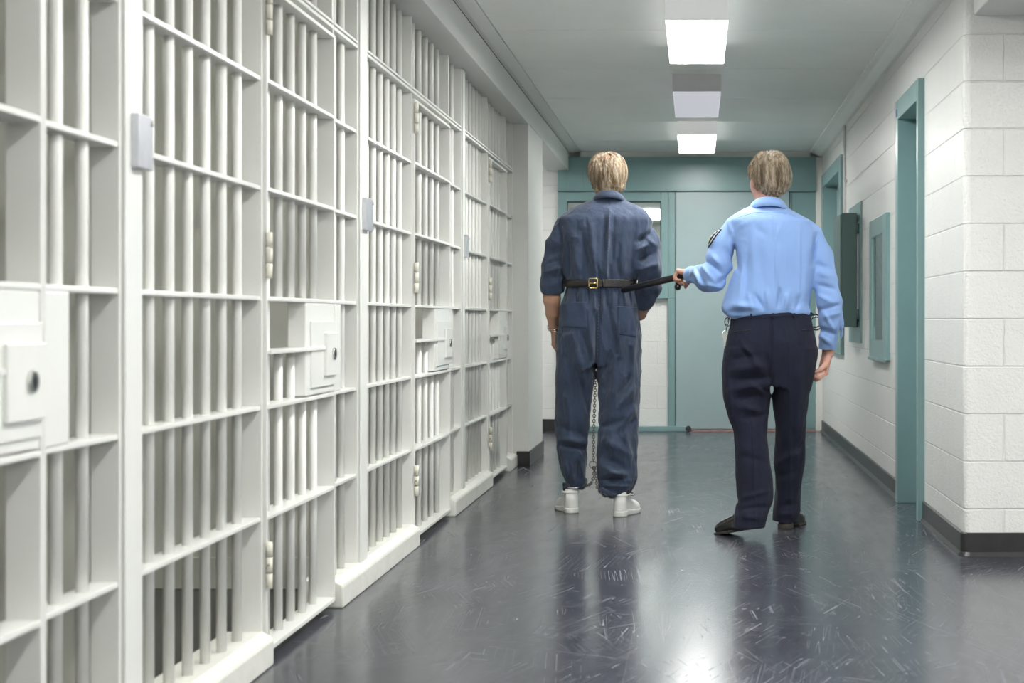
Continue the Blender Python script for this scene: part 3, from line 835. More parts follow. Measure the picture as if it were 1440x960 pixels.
def strands(name, W, R, mat, parent, n, zmin_fn, skip_fn=None, length=(.05,.08), seed=1, thick=.0011, crown=(.005,-.045,.095), lift=(.003,.010), flip=0.0, s=1.0, axes=(.0795,.099,.103), off=(0,-.008,.010), fill=.25):
    rng = random.Random(seed); mb = MB(); cr = Vector(crown)
    ax = Vector(axes); of = Vector(off)
    cl = [(rng.gauss(0,1),rng.gauss(0,1),rng.gauss(0,1)) for _ in range(400)]
    made = 0
    while made < n:
        d = Vector((rng.gauss(0,1),rng.gauss(0,1),rng.gauss(0,1))).normalized()
        p = Vector((d.x*ax.x, d.y*ax.y, d.z*ax.z))
        if p.z < zmin_fn(p+of): continue
        if skip_fn and skip_fn(p+of, rng): continue
        made += 1
        L = rng.uniform(*length); K = 7; lf = rng.uniform(*lift)*(1.9 if rng.random() < .12 else 1)
        ci = int((math.atan2(d.x,-d.y)+PI)*9) % 20 * 20 + int((d.z+1)*9.9)
        jit = Vector(cl[ci])*.25 + Vector((rng.gauss(0,1),rng.gauss(0,1),rng.gauss(0,1)))*.14
        pts = []
        for k in range(K):
            t = k/(K-1)
            u = Vector((p.x/ax.x, p.y/ax.y, p.z/ax.z)).normalized()
            base = Vector((u.x*ax.x, u.y*ax.y, u.z*ax.z)); nrm = Vector((u.x/ax.x, u.y/ax.y, u.z/ax.z)).normalized()
            if base.z < 0:
                rr = math.hypot(base.x/ax.x, base.y/ax.y); want = 1-fill*(-base.z/.10)
                if want > rr > .05: base.x *= want/rr; base.y *= want/rr; nrm = Vector((nrm.x, nrm.y, nrm.z*.3)).normalized()
            o = base + nrm*(lf*min(1, t*3+.15) + (flip*max(0,t-.6)*.03) + .004*math.sin(t*PI)) + of
            zf = zmin_fn(o) - .012
            if o.z < zf - .006 and k > 1: break
            pts.append(Vector(W(*o)))
            away = (base-(cr-of)); g = (away.normalized()*.7 + Vector((0,0,-1))*1.0 + jit)
            g = (g - nrm*g.dot(nrm)).normalized()
            p = base + g*(L/(K-1))
        if len(pts) < 3: continue
        m = len(pts); mb.tube(pts, [thick*(1-.6*i/(m-1)) for i in range(m)], 3, cap=False)
    return mb.build(name, mat, parent)

def shoe(parent, heel, yaw, pitch, mats, L=.29, high=.06, boot=False, W_=.048, collar=None):
    """heel: point on the ground under the back of the heel, yaw: toe direction angle from +Y (positive = to the left)"""
    R = np.array(Matrix.Rotation(yaw,3,'Z') @ Matrix.Rotation(pitch,3,'X')); h0 = np.array(heel, float)
    Wp = lambda x,y,z: h0+R@np.array([x,y,z])
    cs = [Wp(x,y,z) for x in (-.07,.07) for y in (-.03,L+.03) for z in (-.02,.20)]
    lo = np.min(cs,0); hi = np.max(cs,0)
    def loc(X,Y,Z):
        p = (X-h0[0], Y-h0[1], Z-h0[2]); return [p[0]*R[0][i]+p[1]*R[1][i]+p[2]*R[2][i] for i in range(3)]
    def out2d(x,y,g):
        a = np.sqrt(x*x+(y-.036)**2)-(.034+g); b = np.sqrt(x*x+(y-(L-.085))**2)-(W_+g); c = np.sqrt(x*x+(y-(L-.042))**2)-(.040+g)
        m = np.sqrt(x*x+(y-.12)**2)-(.034+g)
        return smin(smin(a,m,.05),smin(b,c,.03),.06)
    F = Field(lo,hi,.0035); E = lambda x,y,z,rx,ry,rz,k=.02,mode='u': F.ell(Wp(x,y,z),(rx,ry,rz),R,k,mode)
    q_ = .82 if boot else 1
    E(0,.042,.045,.036,.044,.050*q_); E(0,.10,.052*q_,.037,.07,.045*q_,.03); E(0,L-.115,.034,.046,.085,.036,.03); E(0,L-.058,.026,.042,.052,.027,.03)
    F.cone(Wp(0,.050,.05), Wp(0,.062,.05+high), .036, .040, .02)
    for q in range(4): F.cone(Wp(-.018,.105+q*.020,.088-q*.0085), Wp(.018,.105+q*.020,.088-q*.0085), .0025,.0025,.002)
    F.add(lambda X,Y,Z: (lambda l: np.maximum(out2d(l[0],l[1],-.001), -(l[2]-.008)) )(loc(X,Y,Z)), lo, hi, .004, 'i', mg=0)
    up = F.build('shoe', mats[0], parent)
    S = Field(lo,hi,.0035); th = .028 if not boot else .012
    def sole(X,Y,Z):
        x,y,z = loc(X,Y,Z); hh = th*(1-.25*sstep(.10,.2,y))
        if boot: hh = np.where(y < .075, .026, .012)
        d = out2d(x,y,.003); e = np.maximum(-z, z-hh)
        if boot: e = np.maximum(e, np.where((y > .08)&(y < .13), .010-z, -1))
        return -smin(-d, -e, .004)
    S.add(sole, lo, hi, 0, mg=0)
    so = S.build('sole', mats[1], up)
    return up, Wp

def skin_mat(name, col, tint):
    m, nt, b = new_mat(name)
    tc = N(nt,'ShaderNodeTexCoord'); n = N(nt,'ShaderNodeTexNoise', Scale=22.0, Detail=5.0); nt.links.new(tc.outputs['Object'], n.inputs['Vector'])
    mx = N(nt,'ShaderNodeMix'); mx.data_type='RGBA'; nt.links.new(n.outputs['Fac'], mx.inputs[0]); mx.inputs[6].default_value=(*col,1); mx.inputs[7].default_value=(*tint,1)
    nt.links.new(mx.outputs[2], b.inputs['Base Color']); b.inputs['Roughness'].default_value=.5
    b.inputs['Subsurface Weight'].default_value=.12; b.inputs['Subsurface Radius'].default_value=(.01,.004,.002); b.inputs['Subsurface Scale'].default_value=.6
    n2 = N(nt,'ShaderNodeTexNoise', Scale=300.0); nt.links.new(tc.outputs['Object'], n2.inputs['Vector'])
    bp = N(nt,'ShaderNodeBump', Strength=.15, Distance=.001); nt.links.new(n2.outputs['Fac'], bp.inputs['Height']); nt.links.new(bp.outputs[0], b.inputs['Normal'])
    return m

def hair_mat(name, c0, c1, c2):
    m, nt, b = new_mat(name)
    tc = N(nt,'ShaderNodeTexCoord'); mp = N(nt,'ShaderNodeMapping'); mp.inputs['Scale'].default_value=(75,75,7)
    nt.links.new(tc.outputs['Object'], mp.inputs[0]); n = N(nt,'ShaderNodeTexNoise', Scale=1.0, Detail=3.0); nt.links.new(mp.outputs[0], n.inputs['Vector'])
    cr = N(nt,'ShaderNodeValToRGB'); e = cr.color_ramp.elements; e[0].position=.36; e[0].color=(*c0,1); e[1].position=.64; e[1].color=(*c2,1)
    q = e.new(.5); q.color=(*c1,1)
    nt.links.new(n.outputs['Fac'], cr.inputs[0]); nt.links.new(cr.outputs[0], b.inputs['Base Color']); b.inputs['Roughness'].default_value=.42
    b.inputs['Specular IOR Level'].default_value=.6
    return m

def cloth_mat(name, col, fade=.12, weave=900, rough=.85, sheen=.15, bump=.25, fades=5.0, wr=0.0):
    m, nt, b = new_mat(name)
    tc = N(nt,'ShaderNodeTexCoord')
    n = N(nt,'ShaderNodeTexNoise', Scale=fades, Detail=6.0, Roughness=.65); nt.links.new(tc.outputs['Object'], n.inputs['Vector'])
    r = N(nt,'ShaderNodeMapRange'); r.inputs['From Min'].default_value=.3; r.inputs['From Max'].default_value=.7; r.inputs['To Min'].default_value=1-fade; r.inputs['To Max'].default_value=1+fade
    nt.links.new(n.outputs['Fac'], r.inputs['Value'])
    mx = N(nt,'ShaderNodeVectorMath', operation='SCALE'); mx.inputs[0].default_value=col; nt.links.new(r.outputs[0], mx.inputs['Scale']); nt.links.new(mx.outputs[0], b.inputs['Base Color'])
    b.inputs['Roughness'].default_value=rough; b.inputs['Sheen Weight'].default_value=sheen; b.inputs['Specular IOR Level'].default_value=.3
    w = N(nt,'ShaderNodeTexNoise', Scale=float(weave), Detail=2.0); nt.links.new(tc.outputs['Object'], w.inputs['Vector'])
    w2 = N(nt,'ShaderNodeTexNoise', Scale=38.0, Detail=5.0); nt.links.new(tc.outputs['Object'], w2.inputs['Vector'])
    h = mth(nt,'ADD', mth(nt,'MULTIPLY', w.outputs['Fac'], .15), w2.outputs['Fac'])
    if wr:
        for (sc_, rot, wt) in (((26,26,7),(0,.25,0),1.0),((40,40,12),(0,-.5,.3),.6)):
            mp = N(nt,'ShaderNodeMapping'); mp.inputs['Scale'].default_value = sc_; mp.inputs['Rotation'].default_value = rot
            nt.links.new(tc.outputs['Object'], mp.inputs[0]); n3 = N(nt,'ShaderNodeTexNoise', Scale=1.0, Detail=3.0, Distortion=.6); nt.links.new(mp.outputs[0], n3.inputs['Vector'])
            rd = mth(nt,'SUBTRACT', 1.0, mth(nt,'MULTIPLY', mth(nt,'ABSOLUTE', mth(nt,'SUBTRACT', n3.outputs['Fac'], .5)), 6.0), None, True)
            h = mth(nt,'ADD', h, mth(nt,'MULTIPLY', rd, wr*wt))
    bp = N(nt,'ShaderNodeBump', Strength=bump, Distance=.006); nt.links.new(h, bp.inputs['Height']); nt.links.new(bp.outputs[0], b.inputs['Normal'])
    return m
M['skin1'] = skin_mat('tanned_skin', (.46,.26,.175), (.53,.31,.22))
M['skin2'] = skin_mat('ruddy_skin', (.56,.29,.22), (.62,.36,.28))
M['hair1'] = hair_mat('sandy_grey_hair', (.15,.095,.05), (.36,.265,.165), (.62,.53,.42))
M['hair2'] = hair_mat('ash_brown_hair', (.12,.082,.048), (.31,.235,.155), (.58,.50,.39))
M['navy'] = cloth_mat('faded_navy_twill', (.035,.052,.092), .22, fades=4.0, sheen=.2, bump=.4, wr=.35)
M['navy_dark'] = cloth_mat('navy_twill_pocket_cloth', (.038,.056,.102), .1)
M['stitch'] = simple('pale_blue_stitching', (.11,.15,.24), .9)
M['shirt'] = cloth_mat('light_blue_shirt_cotton', (.238,.382,.70), .04, rough=.75, sheen=.15, bump=.22, wr=.25)
M['pants'] = cloth_mat('dark_navy_trouser_wool', (.0095,.012,.028), .15, sheen=.05, bump=.3, wr=.3)
M['leather'] = simple('worn_black_leather', (.022,.020,.018), .38, bump=.3, bscale=90, var=.3, vscale=25)
M['brass'] = simple('brass_buckle', (.75,.58,.22), .25, 1.0)
M['sneaker'] = simple('white_sneaker_leather', (.78,.78,.75), .42, bump=.15, bscale=40, var=.05, vscale=20)
M['rubber'] = simple('white_rubber_sole', (.70,.70,.66), .5, var=.08, vscale=25)
M['blackshoe'] = simple('polished_black_shoe_leather', (.012,.012,.011), .14, coat=.5)
M['blacksole'] = simple('dark_shoe_sole', (.05,.042,.035), .5, var=.3, vscale=30)
M['sock'] = simple('dark_sock_knit', (.03,.035,.05), .95, bump=.6, bscale=200)
M['eye'] = simple('eye_white', (.75,.73,.70), .15)
M['iris'] = simple('dark_iris', (.03,.05,.06), .1)
M['baton'] = simple('black_polycarbonate', (.010,.010,.011), .33)
M['chrome'] = simple('nickel_steel', (.70,.70,.68), .16, 1.0)
M['chainm'] = simple('dull_steel_chain', (.13,.13,.12), .32, 1.0, var=.2, vscale=200)

def A(*a): return np.array(a, float)
def PP(px, py, Y): return np.array(P(px, py, Y))
def eyes(body, W, R):
    for q in (-1,1):
        c = W(q*.031,.0825,.0035)
        e = MB().ball(c, .0125, 14, 10).build('eye', M['eye'], body)
        MB().ball(W(q*.031,.0905,.0035), .0055, 10, 8).build('iris', M['iris'], e)

def ring_strip(name, mat, parent, fn, n=64, closed=True, thick=.003):
    """ribbon: fn(t)->(lower point, upper point, outward normal)"""
    mb = MB(); m = n if closed else n+1
    for i in range(m):
        a, b, nn = fn(i/n); a = Vector(a); b = Vector(b); nn = Vector(nn).normalized()
        for p in (a, a+nn*thick, b+nn*thick, b): mb.v.append(tuple(p))
    for i in range(n):
        j = (i+1) % m
        for k in range(4):
            k2 = (k+1) % 4
            mb.f.append((i*4+k, i*4+k2, j*4+k2, j*4+k)); mb.sm.append(True)
    if not closed:
        mb.f.append((0,1,2,3)); mb.sm.append(False); q = n*4; mb.f.append((q+3,q+2,q+1,q)); mb.sm.append(False)
    ob = mb.build(name, mat, parent)
    return ob

def collar_mesh(name, mat, parent, c, rx, ry, tilt, h=.042, flare=.020, drop=0.0, gap=.35):
    """turn-down collar: a stand with the fall folded over it. c = centre of the neck opening at the back top"""
    mb = MB(); n = 56; prof_n = 9
    for i in range(n+1):
        a = -PI/2 + (i/n-.5)*(2*PI-gap)     # back of the neck is -Y
        ca, sa = math.cos(a), math.sin(a)
        fr = (sa+1)/2                        # 0 at back, 1 at front
        zt = c[2]-tilt*(sa+1)*ry
        prof = [(-.004,-h*.95),(-.002,-h*.5),(0,-.002),(.004,.003),(.008,0),(flare*.6,-h*.35),(flare*(1.0),-h*(.80+.35*fr)),(flare*.95-.003,-h*(.82+.35*fr)),(flare*.5,-h*.35)]
        for (o, z) in prof:
            mb.v.append((c[0]+ca*(rx+o), c[1]+sa*(ry+o)+ry*0, zt+z))
    for i in range(n):
        for k in range(prof_n-1):
            a_ = i*prof_n+k
            mb.f.append((a_, a_+1, a_+prof_n+1, a_+prof_n)); mb.sm.append(True)
    return mb.build(name, mat, parent)

# ================================================================== the prisoner
Y1 = 7.95
m1 = Y1/F_PX
torso1 = [prow(279,838,874,Y1+.02,.055), prow(286,818,892,Y1+.02,.066), prow(295,800,908,Y1+.005,.090), prow(308,788,917,Y1,.118), prow(330,786,914,Y1,.130),
          prow(360,788,910,Y1,.134), prow(382,790,903,Y1,.132), prow(395,795,893,Y1,.124), prow(402,796,890,Y1,.120), prow(412,792,894,Y1,.128), prow(430,788,897,Y1,.138),
          prow(460,785,899,Y1,.142), prow(490,785,899,Y1,.138), prow(515,787,898,Y1,.120)]
legL1 = [prow(470,784,836,Y1,.125), prow(500,783,838,Y1,.118), prow(527,782,838,Y1+.01,.112), prow(567,782,831,Y1+.02,.100), prow(607,782,827,Y1+.04,.092),
         prow(640,785,826,Y1+.05,.088), prow(657,788,825,Y1+.05,.085), prow(675,794,823,Y1+.05,.074), prow(684,798,821,Y1+.05,.060)]
legR1 = [prow(470,840,900,Y1,.125), prow(500,838,901,Y1,.118), prow(527,839,902,Y1-.01,.112), prow(573,843,898,Y1-.03,.100), prow(600,841,896,Y1-.05,.094),
         prow(640,840,895,Y1-.07,.090), prow(673,840,894,Y1-.08,.088), prow(688,843,889,Y1-.08,.078), prow(697,850,884,Y1-.08,.055)]
armL1 = [(PP(797,318,Y1),.058),(PP(782,345,Y1),.052),(PP(777,375,Y1+.0),.058),(PP(776,398,Y1+.01),.062),(PP(777,404,Y1+.015),.060)]
foreL1 = [(PP(777,400,Y1+.01),.044),(PP(776,420,Y1+.035),.043),(PP(777,440,Y1+.07),.034),(PP(779,462,Y1+.12),.026)]
armR1 = [(PP(903,320,Y1),.056),(PP(911,345,Y1-.02),.058),(PP(914,375,Y1-.03),.062),(PP(913,402,Y1-.02),.061),(PP(905,421,Y1+.02),.050)]
foreR1 = [(PP(911,402,Y1),.044),(PP(904,428,Y1+.04),.042),(PP(899,440,Y1+.09),.036),(PP(880,436,Y1+.20),.027)]
lo1, hi1 = (-.92,7.55,-.01), (-.10,8.35,1.87)
B = Field((-.90,7.70,.02), (-.14,8.30,1.86), .0042)
B.loft(torso1[:-2], -.032, .02); B.loft(legL1, -.036, .03); B.loft(legR1, -.036, .03)
SH1 = []
for (px, py, yw, L_) in ((806,722,.30,.275),(869,727,-.27,.275)):
    Yh = F_PX*CAM_H/(py-VY); SH1.append(((px-VX)*Yh/F_PX, Yh, 0.0, yw, L_))
def foot(F, x, y, z, yw, L_, top, dz=0):
    d = A(-math.sin(yw), math.cos(yw), 0); a = A(x,y,z)+d*.062
    F.cone(top, a+A(0,0,.09), .031, .025, .01); F.cone(a+A(0,0,.09), a+A(0,0,.045), .025, .021, .006)
    F.cone(a-d*.025+A(0,0,.036), a+d*.08+A(0,0,.029+dz), .021, .018, .01); F.cone(a+d*.08+A(0,0,.029+dz), a+d*(L_-.125)+A(0,0,.026+dz), .018, .015, .01)
foot(B, *SH1[0], PP(809,672,7.99)); foot(B, *SH1[1], PP(869,682,7.87))
for ch in (armL1, armR1):
    B.chain([c for c,r in ch], [r-.030 for c,r in ch], .02)
for ch in (foreL1, foreR1): B.chain([c for c,r in ch], [r for c,r in ch], .015)
hc1 = PP(854,247,Y1+.07) ; yaw1 = math.radians(13)
W1, R1_ = head(B, hc1, yaw1, -.06)
B.chain([PP(857,290,Y1+.045), PP(856,266,Y1+.065)], [.052,.052], .02)
wl = Vector(foreL1[-1][0]); hand(B, wl, (.02,.18,-1), (1,.3,.1), -1, [(.5,.7,.5),(.45,.7,.5),(.45,.75,.5),(.45,.8,.5)], .18, thumb=(.45,.2,.3))
wr = Vector(foreR1[-1][0]); hand(B, wr, (-1,.3,-.25), (-.25,-1,0), 1, [(.3,.5,.4)]*4, .18)
man1 = B.build('person', M['skin1'], None, 1, origin=(hc1[0], Y1, 0))
tag(man1, 'man from behind with sandy grey hair, navy coverall, black belt, white sneakers, leg irons', 'person')
eyes(man1, W1, R1_)

C = Field((-.88,7.70,.08), (-.12,8.25,1.66), .0042)
C.loft(torso1, 0, .02, pw=2.25); C.loft(legL1, 0, .018, ek=.02); C.loft(legR1, 0, .018, ek=.02)
C.chain([c for c,r in armL1],[r for c,r in armL1], .016); C.chain([c for c,r in armR1],[r for c,r in armR1], .016)
# rolled sleeve cuffs
# bunched hems
for k in range(5):
    a = k*1.3
    C.cone(PP(800+k*5,682,8.0+.04*math.sin(a)), PP(806+k*4,676,8.0+.05*math.cos(a)), .016,.02,.014)
C.cone(PP(845,686,7.86), PP(858,694,7.84), .020,.018,.014); C.cone(PP(846,690,7.80), PP(862,696,7.80), .012,.012,.01)
# carve the gap between the legs and the open hems
C.cone(PP(837,545,Y1), PP(833.5,640,Y1), .004,.020,.02,'s'); 
cr1 = [ # back of the coverall: pleats fanning from yoke to waist
 (857,292,853,388,2.2,.0045),(850,300,846,385,3,-.004),(864,300,860,385,3,-.003),
 (830,310,838,388,5,.006),(818,325,829,392,4,-.006),(806,330,815,395,5,.005),(800,345,803,388,4,-.005),
 (880,305,874,388,5,.004),(893,320,884,388,4,-.005),(905,335,893,385,5,.005),(840,372,843,392,3,-.005),(868,365,871,392,3,-.004),(856,370,858,392,2.5,-.004),
 (822,375,818,393,3,-.004),(897,340,910,330,4,-.007),(896,352,914,342,4,.006),(897,366,918,356,4,-.007),(899,380,922,372,4,.006),(900,398,925,390,4,-.006),(905,330,922,345,3,.004),
 (762,395,792,390,4,-.006),(764,384,790,376,4,.004),(772,360,790,350,5,-.004),(768,372,785,365,3,-.003),(785,312,793,345,3,-.006),(917,318,905,350,3,-.005),
 # gathers below the belt
 (812,404,809,428,2.2,-.005),(820,404,819,430,2.2,.004),(828,404,827,436,2.2,-.006),(836,404,837,440,2.2,.005),(843,404,843,470,2.0,-.004),(848,404,849,440,2.4,.004),(853,405,852,430,2.2,-.006),(862,404,862,430,2.5,.004),(869,404,868,436,2.2,-.005),(877,404,880,430,2.4,.004),(884,405,887,428,2.2,-.005),
 # seat and thighs
 (838,440,838,520,3,-.010),(826,420,832,500,4,.006),(820,470,836,520,5,-.007),(862,440,872,500,4,.007),(872,470,848,525,5,-.006),(856,430,868,495,3,-.005),
 (806,470,822,540,5,.006),(796,480,806,560,5,-.006),(886,450,880,540,5,-.005),(893,470,889,560,4,.006),(812,520,826,580,4,-.007),(866,520,856,590,6,.006),(885,530,870,560,4,-.008),(892,545,872,572,4,.007),
 # knees and calves
 (786,600,820,612,5,-.005),(790,625,824,632,4,-.009),(790,617,822,622,4,.005),(798,560,803,620,5,.005),(812,590,816,625,4,-.004),(844,600,884,590,5,-.006),(850,620,888,640,6,.006),(848,640,886,664,6,-.006),(845,655,885,675,5,.008),(850,674,884,672,4,-.010),(848,668,884,664,4,.006),(852,683,886,684,3,.006),
 (794,650,806,676,4,.005),(812,648,812,678,3,-.006),(818,650,820,674,3,.005),(800,655,802,680,2.5,-.005),(880,600,886,650,4,.005),(892,575,876,600,4,.006),(890,590,870,610,4,-.006)]
C.displace(folds([(*q[:5],q[5]*3.0) for q in cr1], [((9,9,5),.0065,3,0),((24,24,11),.0042,11,0),((18,18,9),.0045,71,1.3)], Y1+.03), .03)
C.cone(PP(777,396,Y1+.01), PP(777,404,Y1+.016), .063,.062,.010); C.cone(PP(908,417,Y1+.012), PP(904,424,Y1+.028), .055,.052,.010)
C.cone(PP(777,420,Y1+.03), PP(777,440,Y1+.05), .062,.070,.006,'s'); C.cone(PP(777,411,Y1+.02), PP(777,425,Y1+.03), .048,.048,.004,'s')
C.cone(PP(901,431,Y1+.05), PP(897,440,Y1+.08), .042,.042,.006,'s')
cover = C.build('coverall', M['navy'], man1, 1)
tag(cover, 'faded navy blue coverall with rolled sleeves')
collar_mesh('collar', M['navy'], cover, PP(856.5,269.5,Y1+.035), .066, .070, .42, h=.048, flare=.034)

# stitched seams, pocket edges laid over the cloth: project photo-plane lines on the near side of a field
def surf_y(F, x, z, y0=None):
    i = int(round((x-F.lo[0])/F.h)); k = int(round((z-F.lo[2])/F.h))
    i = min(max(i,1),F.n[0]-2); k = min(max(k,1),F.n[2]-2)
    col = F.d[i-1:i+2,:,k-1:k+2].mean(axis=(0,2)); j = np.nonzero(col < 0)[0]
    if len(j) == 0: return None
    j = j[0]; t = col[j-1]/(col[j-1]-col[j])
    return F.lo[1]+(j-1+t)*F.h
def lay(F, pts, name, mat, parent, r, off=0.0005, step=2.0, Yg=None, dash=None):
    mb = MB(); run = []
    for (x0,y0),(x1,y1) in zip(pts[:-1], pts[1:]):
        L = math.hypot(x1-x0,y1-y0); n = max(1,int(L/step))
        for i in range(n+1):
            px, py = x0+(x1-x0)*i/n, y0+(y1-y0)*i/n
            w = PP(px,py,Yg); yy = surf_y(F, w[0], w[2])
            if yy is None: continue
            w = PP(px,py,yy); yy2 = surf_y(F, w[0], w[2]) or yy
            w = PP(px,py,yy2); w[1] -= off
            run.append(w)
    if dash:
        for i in range(0, len(run)-1, dash): mb.tube([run[i], run[i+1]], r, 5)
    elif len(run) > 2:
        sm = [run[0]]+[(run[i-1]+2*run[i]+run[i+1])/4 for i in range(1,len(run)-1)]+[run[-1]]
        mb.tube(sm, r, 5)
    return mb.build(name, mat, parent)
def patch_on(F, poly, name, mat, parent, Yg, th=.0035, n=16, off=.002):
    """cloth patch (a convex quad or polygon in the photo plane) following the near side of a field"""
    poly = [A(*p) for p in poly]; a,b,c,d = poly   # tl, tr, br, bl
    mb = MB(); W = {}
    for i in range(n+1):
        for j in range(n+1):
            u, v = i/n, j/n
            q = (a*(1-u)+b*u)*(1-v)+(d*(1-u)+c*u)*v
            w = PP(q[0],q[1],Yg); yy = surf_y(F,w[0],w[2]) or Yg
            w = PP(q[0],q[1],yy); 
            W[i,j] = w
    for s_ in range(2):
        V = dict(W)
        for (i,j) in W:
            nb = [V[p] for p in ((i-1,j),(i+1,j),(i,j-1),(i,j+1)) if p in V]
            W[i,j] = A(V[i,j][0], (V[i,j][1]*2+sum(t[1] for t in nb)/len(nb))/3, V[i,j][2])
    for layer, o in enumerate((off+th, -.004)):
        for i in range(n+1):
            for j in range(n+1):
                w = W[i,j].copy(); e = min(i,j,n-i,n-j)
                w[1] -= o if layer else (o if e > 0 else off); mb.v.append(tuple(w))
    N1 = (n+1)**2; ix = lambda i,j,l: l*N1+i*(n+1)+j
    for i in range(n):
        for j in range(n):
            mb.f.append((ix(i,j,0),ix(i,j+1,0),ix(i+1,j+1,0),ix(i+1,j,0))); mb.sm.append(True)
    for k in range(n):
        for (p,q) in (((k,0),(k+1,0)),((k+1,n),(k,n)),((0,k+1),(0,k)),((n,k),(n,k+1))):
            mb.f.append((ix(*p,0),ix(*q,0),ix(*q,1),ix(*p,1))); mb.sm.append(False)
    return mb.build(name, mat, parent)
patch_on(C, [(789,424),(824,424),(826,462),(790,460)], 'back_pocket', M['navy_dark'], cover, Y1-.1, n=20)
patch_on(C, [(869,430),(896,432),(895,474),(868,470)], 'back_pocket', M['navy_dark'], cover, Y1-.1, n=20)
lay(C, [(788,424.5),(825,424.5)], 'pocket_stitching', M['stitch'], cover, .0013, .0065, Yg=Y1-.1)
lay(C, [(868,430.5),(896,432.5)], 'pocket_stitching', M['stitch'], cover, .0013, .0065, Yg=Y1-.1)
lay(C, [(857.5,285),(854,390)], 'centre_back_seam', M['stitch'], cover, .0012, .001, 2.2, Y1-.1, dash=2)
lay(C, [(843,406),(840,500)], 'seat_seam', M['stitch'], cover, .0012, .001, 2.2, Y1-.1, dash=2)
lay(C, [(792,318),(791,332),(793,348)], 'armhole_seam', M['navy_dark'], cover, .002, 0, 3, Y1-.1)
lay(C, [(910,322),(903,340),(900,352)], 'armhole_seam', M['navy_dark'], cover, .002, 0, 3, Y1-.1)

# belt round the waist, its buckle at the back
def loft_at(T, z, off, ang, pw=2.0):
    cx,cy,rx,ry = [float(np.interp(z,T[:,0],T[:,i])) for i in (1,2,3,4)]
    ca, sa = math.cos(ang), math.sin(ang); q = (abs(ca)**pw+abs(sa)**pw)**(1/pw)
    return Vector((cx+(rx+off)*ca/q, cy+(ry+off)*sa/q, z)), Vector((ca/rx, sa/ry, 0)).normalized()
T1 = loft_table(torso1); zb = CAM_H-(398-VY)*m1
def beltf(t):
    a = 2*PI*t; zc = zb+.004*math.sin(a)
    p, n_ = loft_at(T1, zb, .009, a, 2.25)
    return (p.x,p.y,zc-.019), (p.x,p.y,zc+.019), n_
belt = ring_strip('belt', M['leather'], man1, beltf, 96, True, .0045)
tag(belt, 'wide black leather belt with brass buckle at the back')
def on_belt(px, dz=0, out=.006):
    X = (px-VX)*(Y1-.13)/F_PX
    best = min(range(360), key=lambda i: abs(loft_at(T1,zb,.012,-PI*i/360,2.25)[0].x-X))
    p, n_ = loft_at(T1, zb, .012, -PI*best/360, 2.25); return p+n_*out+Vector((0,0,dz-.004*1))
# overlapping strap with pointed tip
mb = MB(); n0 = 0; st = [838+i*2.5 for i in range(20)]
for i, px in enumerate(st):
    hh = .016 if i < 17 else .016*(1-(i-16)/3.4)
    for (dz,o) in ((-hh,.002),(-hh,.0065),(hh,.0065),(hh,.002)): mb.v.append(tuple(on_belt(px,dz,o)))
for i in range(len(st)-1):
    for k in range(4):
        k2=(k+1)%4; mb.f.append((i*4+k,i*4+k2,i*4+4+k2,i*4+4+k)); mb.sm.append(False)
q=(len(st)-1)*4; mb.f.append((q,q+1,q+2,q+3)); mb.sm.append(False)
mb.build('strap_end', M['leather'], belt)
mb = MB(); cpts = []
for (px,dz) in ((830,-.017),(829,-.021),(829,.021),(830,.024),(839,.024),(840.5,.019),(840.5,-.019),(839,-.024),(830.5,-.024)): cpts.append(on_belt(px,dz,.011))
mb.tube(cpts, .0028, 8, closed=True); mb.tube([on_belt(829.5,0,.012),on_belt(835,0,.014),on_belt(841,0,.012)], .0022, 8)
mb.build('buckle', M['brass'], belt)
MB().tube([on_belt(848,-.02,.0085),on_belt(848,-.0,.010),on_belt(848,.02,.0085)], .004, 6).build('keeper_loop', M['leather'], belt)
for px in (858,865,872): MB().ball(on_belt(px,0,.0068), .0022, 8, 6).build('belt_hole', M['dark'], belt)

# hair
H = Field(hc1-.17, hc1+.17, .0035)
E = lambda x,y,z,rx,ry,rz,k=.01,mode='u': H.ell(W1(x,y,z),(rx,ry,rz),R1_,k,mode)
E(0,-.010,.014,.0805,.099,.101); E(0,-.034,-.058,.076,.066,.070,.03)
E(0,.120,-.05,.085,.095,.080,.02,'s'); E(0,.05,-.125,.12,.10,.06,.01,'s'); E(0,-.02,-.165,.12,.12,.045,.01,'s')
for q in (-1,1): E(q*.085,.012,-.025,.022,.022,.036,.01,'s')
E(-.025,-.072,.092,.030,.034,.024,.01,'s')
def nz(p): return .005*vnoise(p*np.array((95,95,18)),4)
H.displace(nz, .004)
hair = H.build('hair', M['hair1'], man1, 0)
tag(hair, 'collar-length sandy grey hair with thinning crown')
def zmin1(p):
    if p.y > .03: return .03+max(0,(p.y-.03))*.7
    if p.y > -.02: return -.01
    return -.108
bald = lambda p, rng: (p-Vector((-.025,-.068,.086))).length < .032 and rng.random() < .82
strands('hair_strands', W1, R1_, M['hair1'], hair, 4200, zmin1, bald, (.055,.085), 3, .0015, crown=(-.015,-.04,.10), lift=(.003,.011), flip=.6, fill=.24)

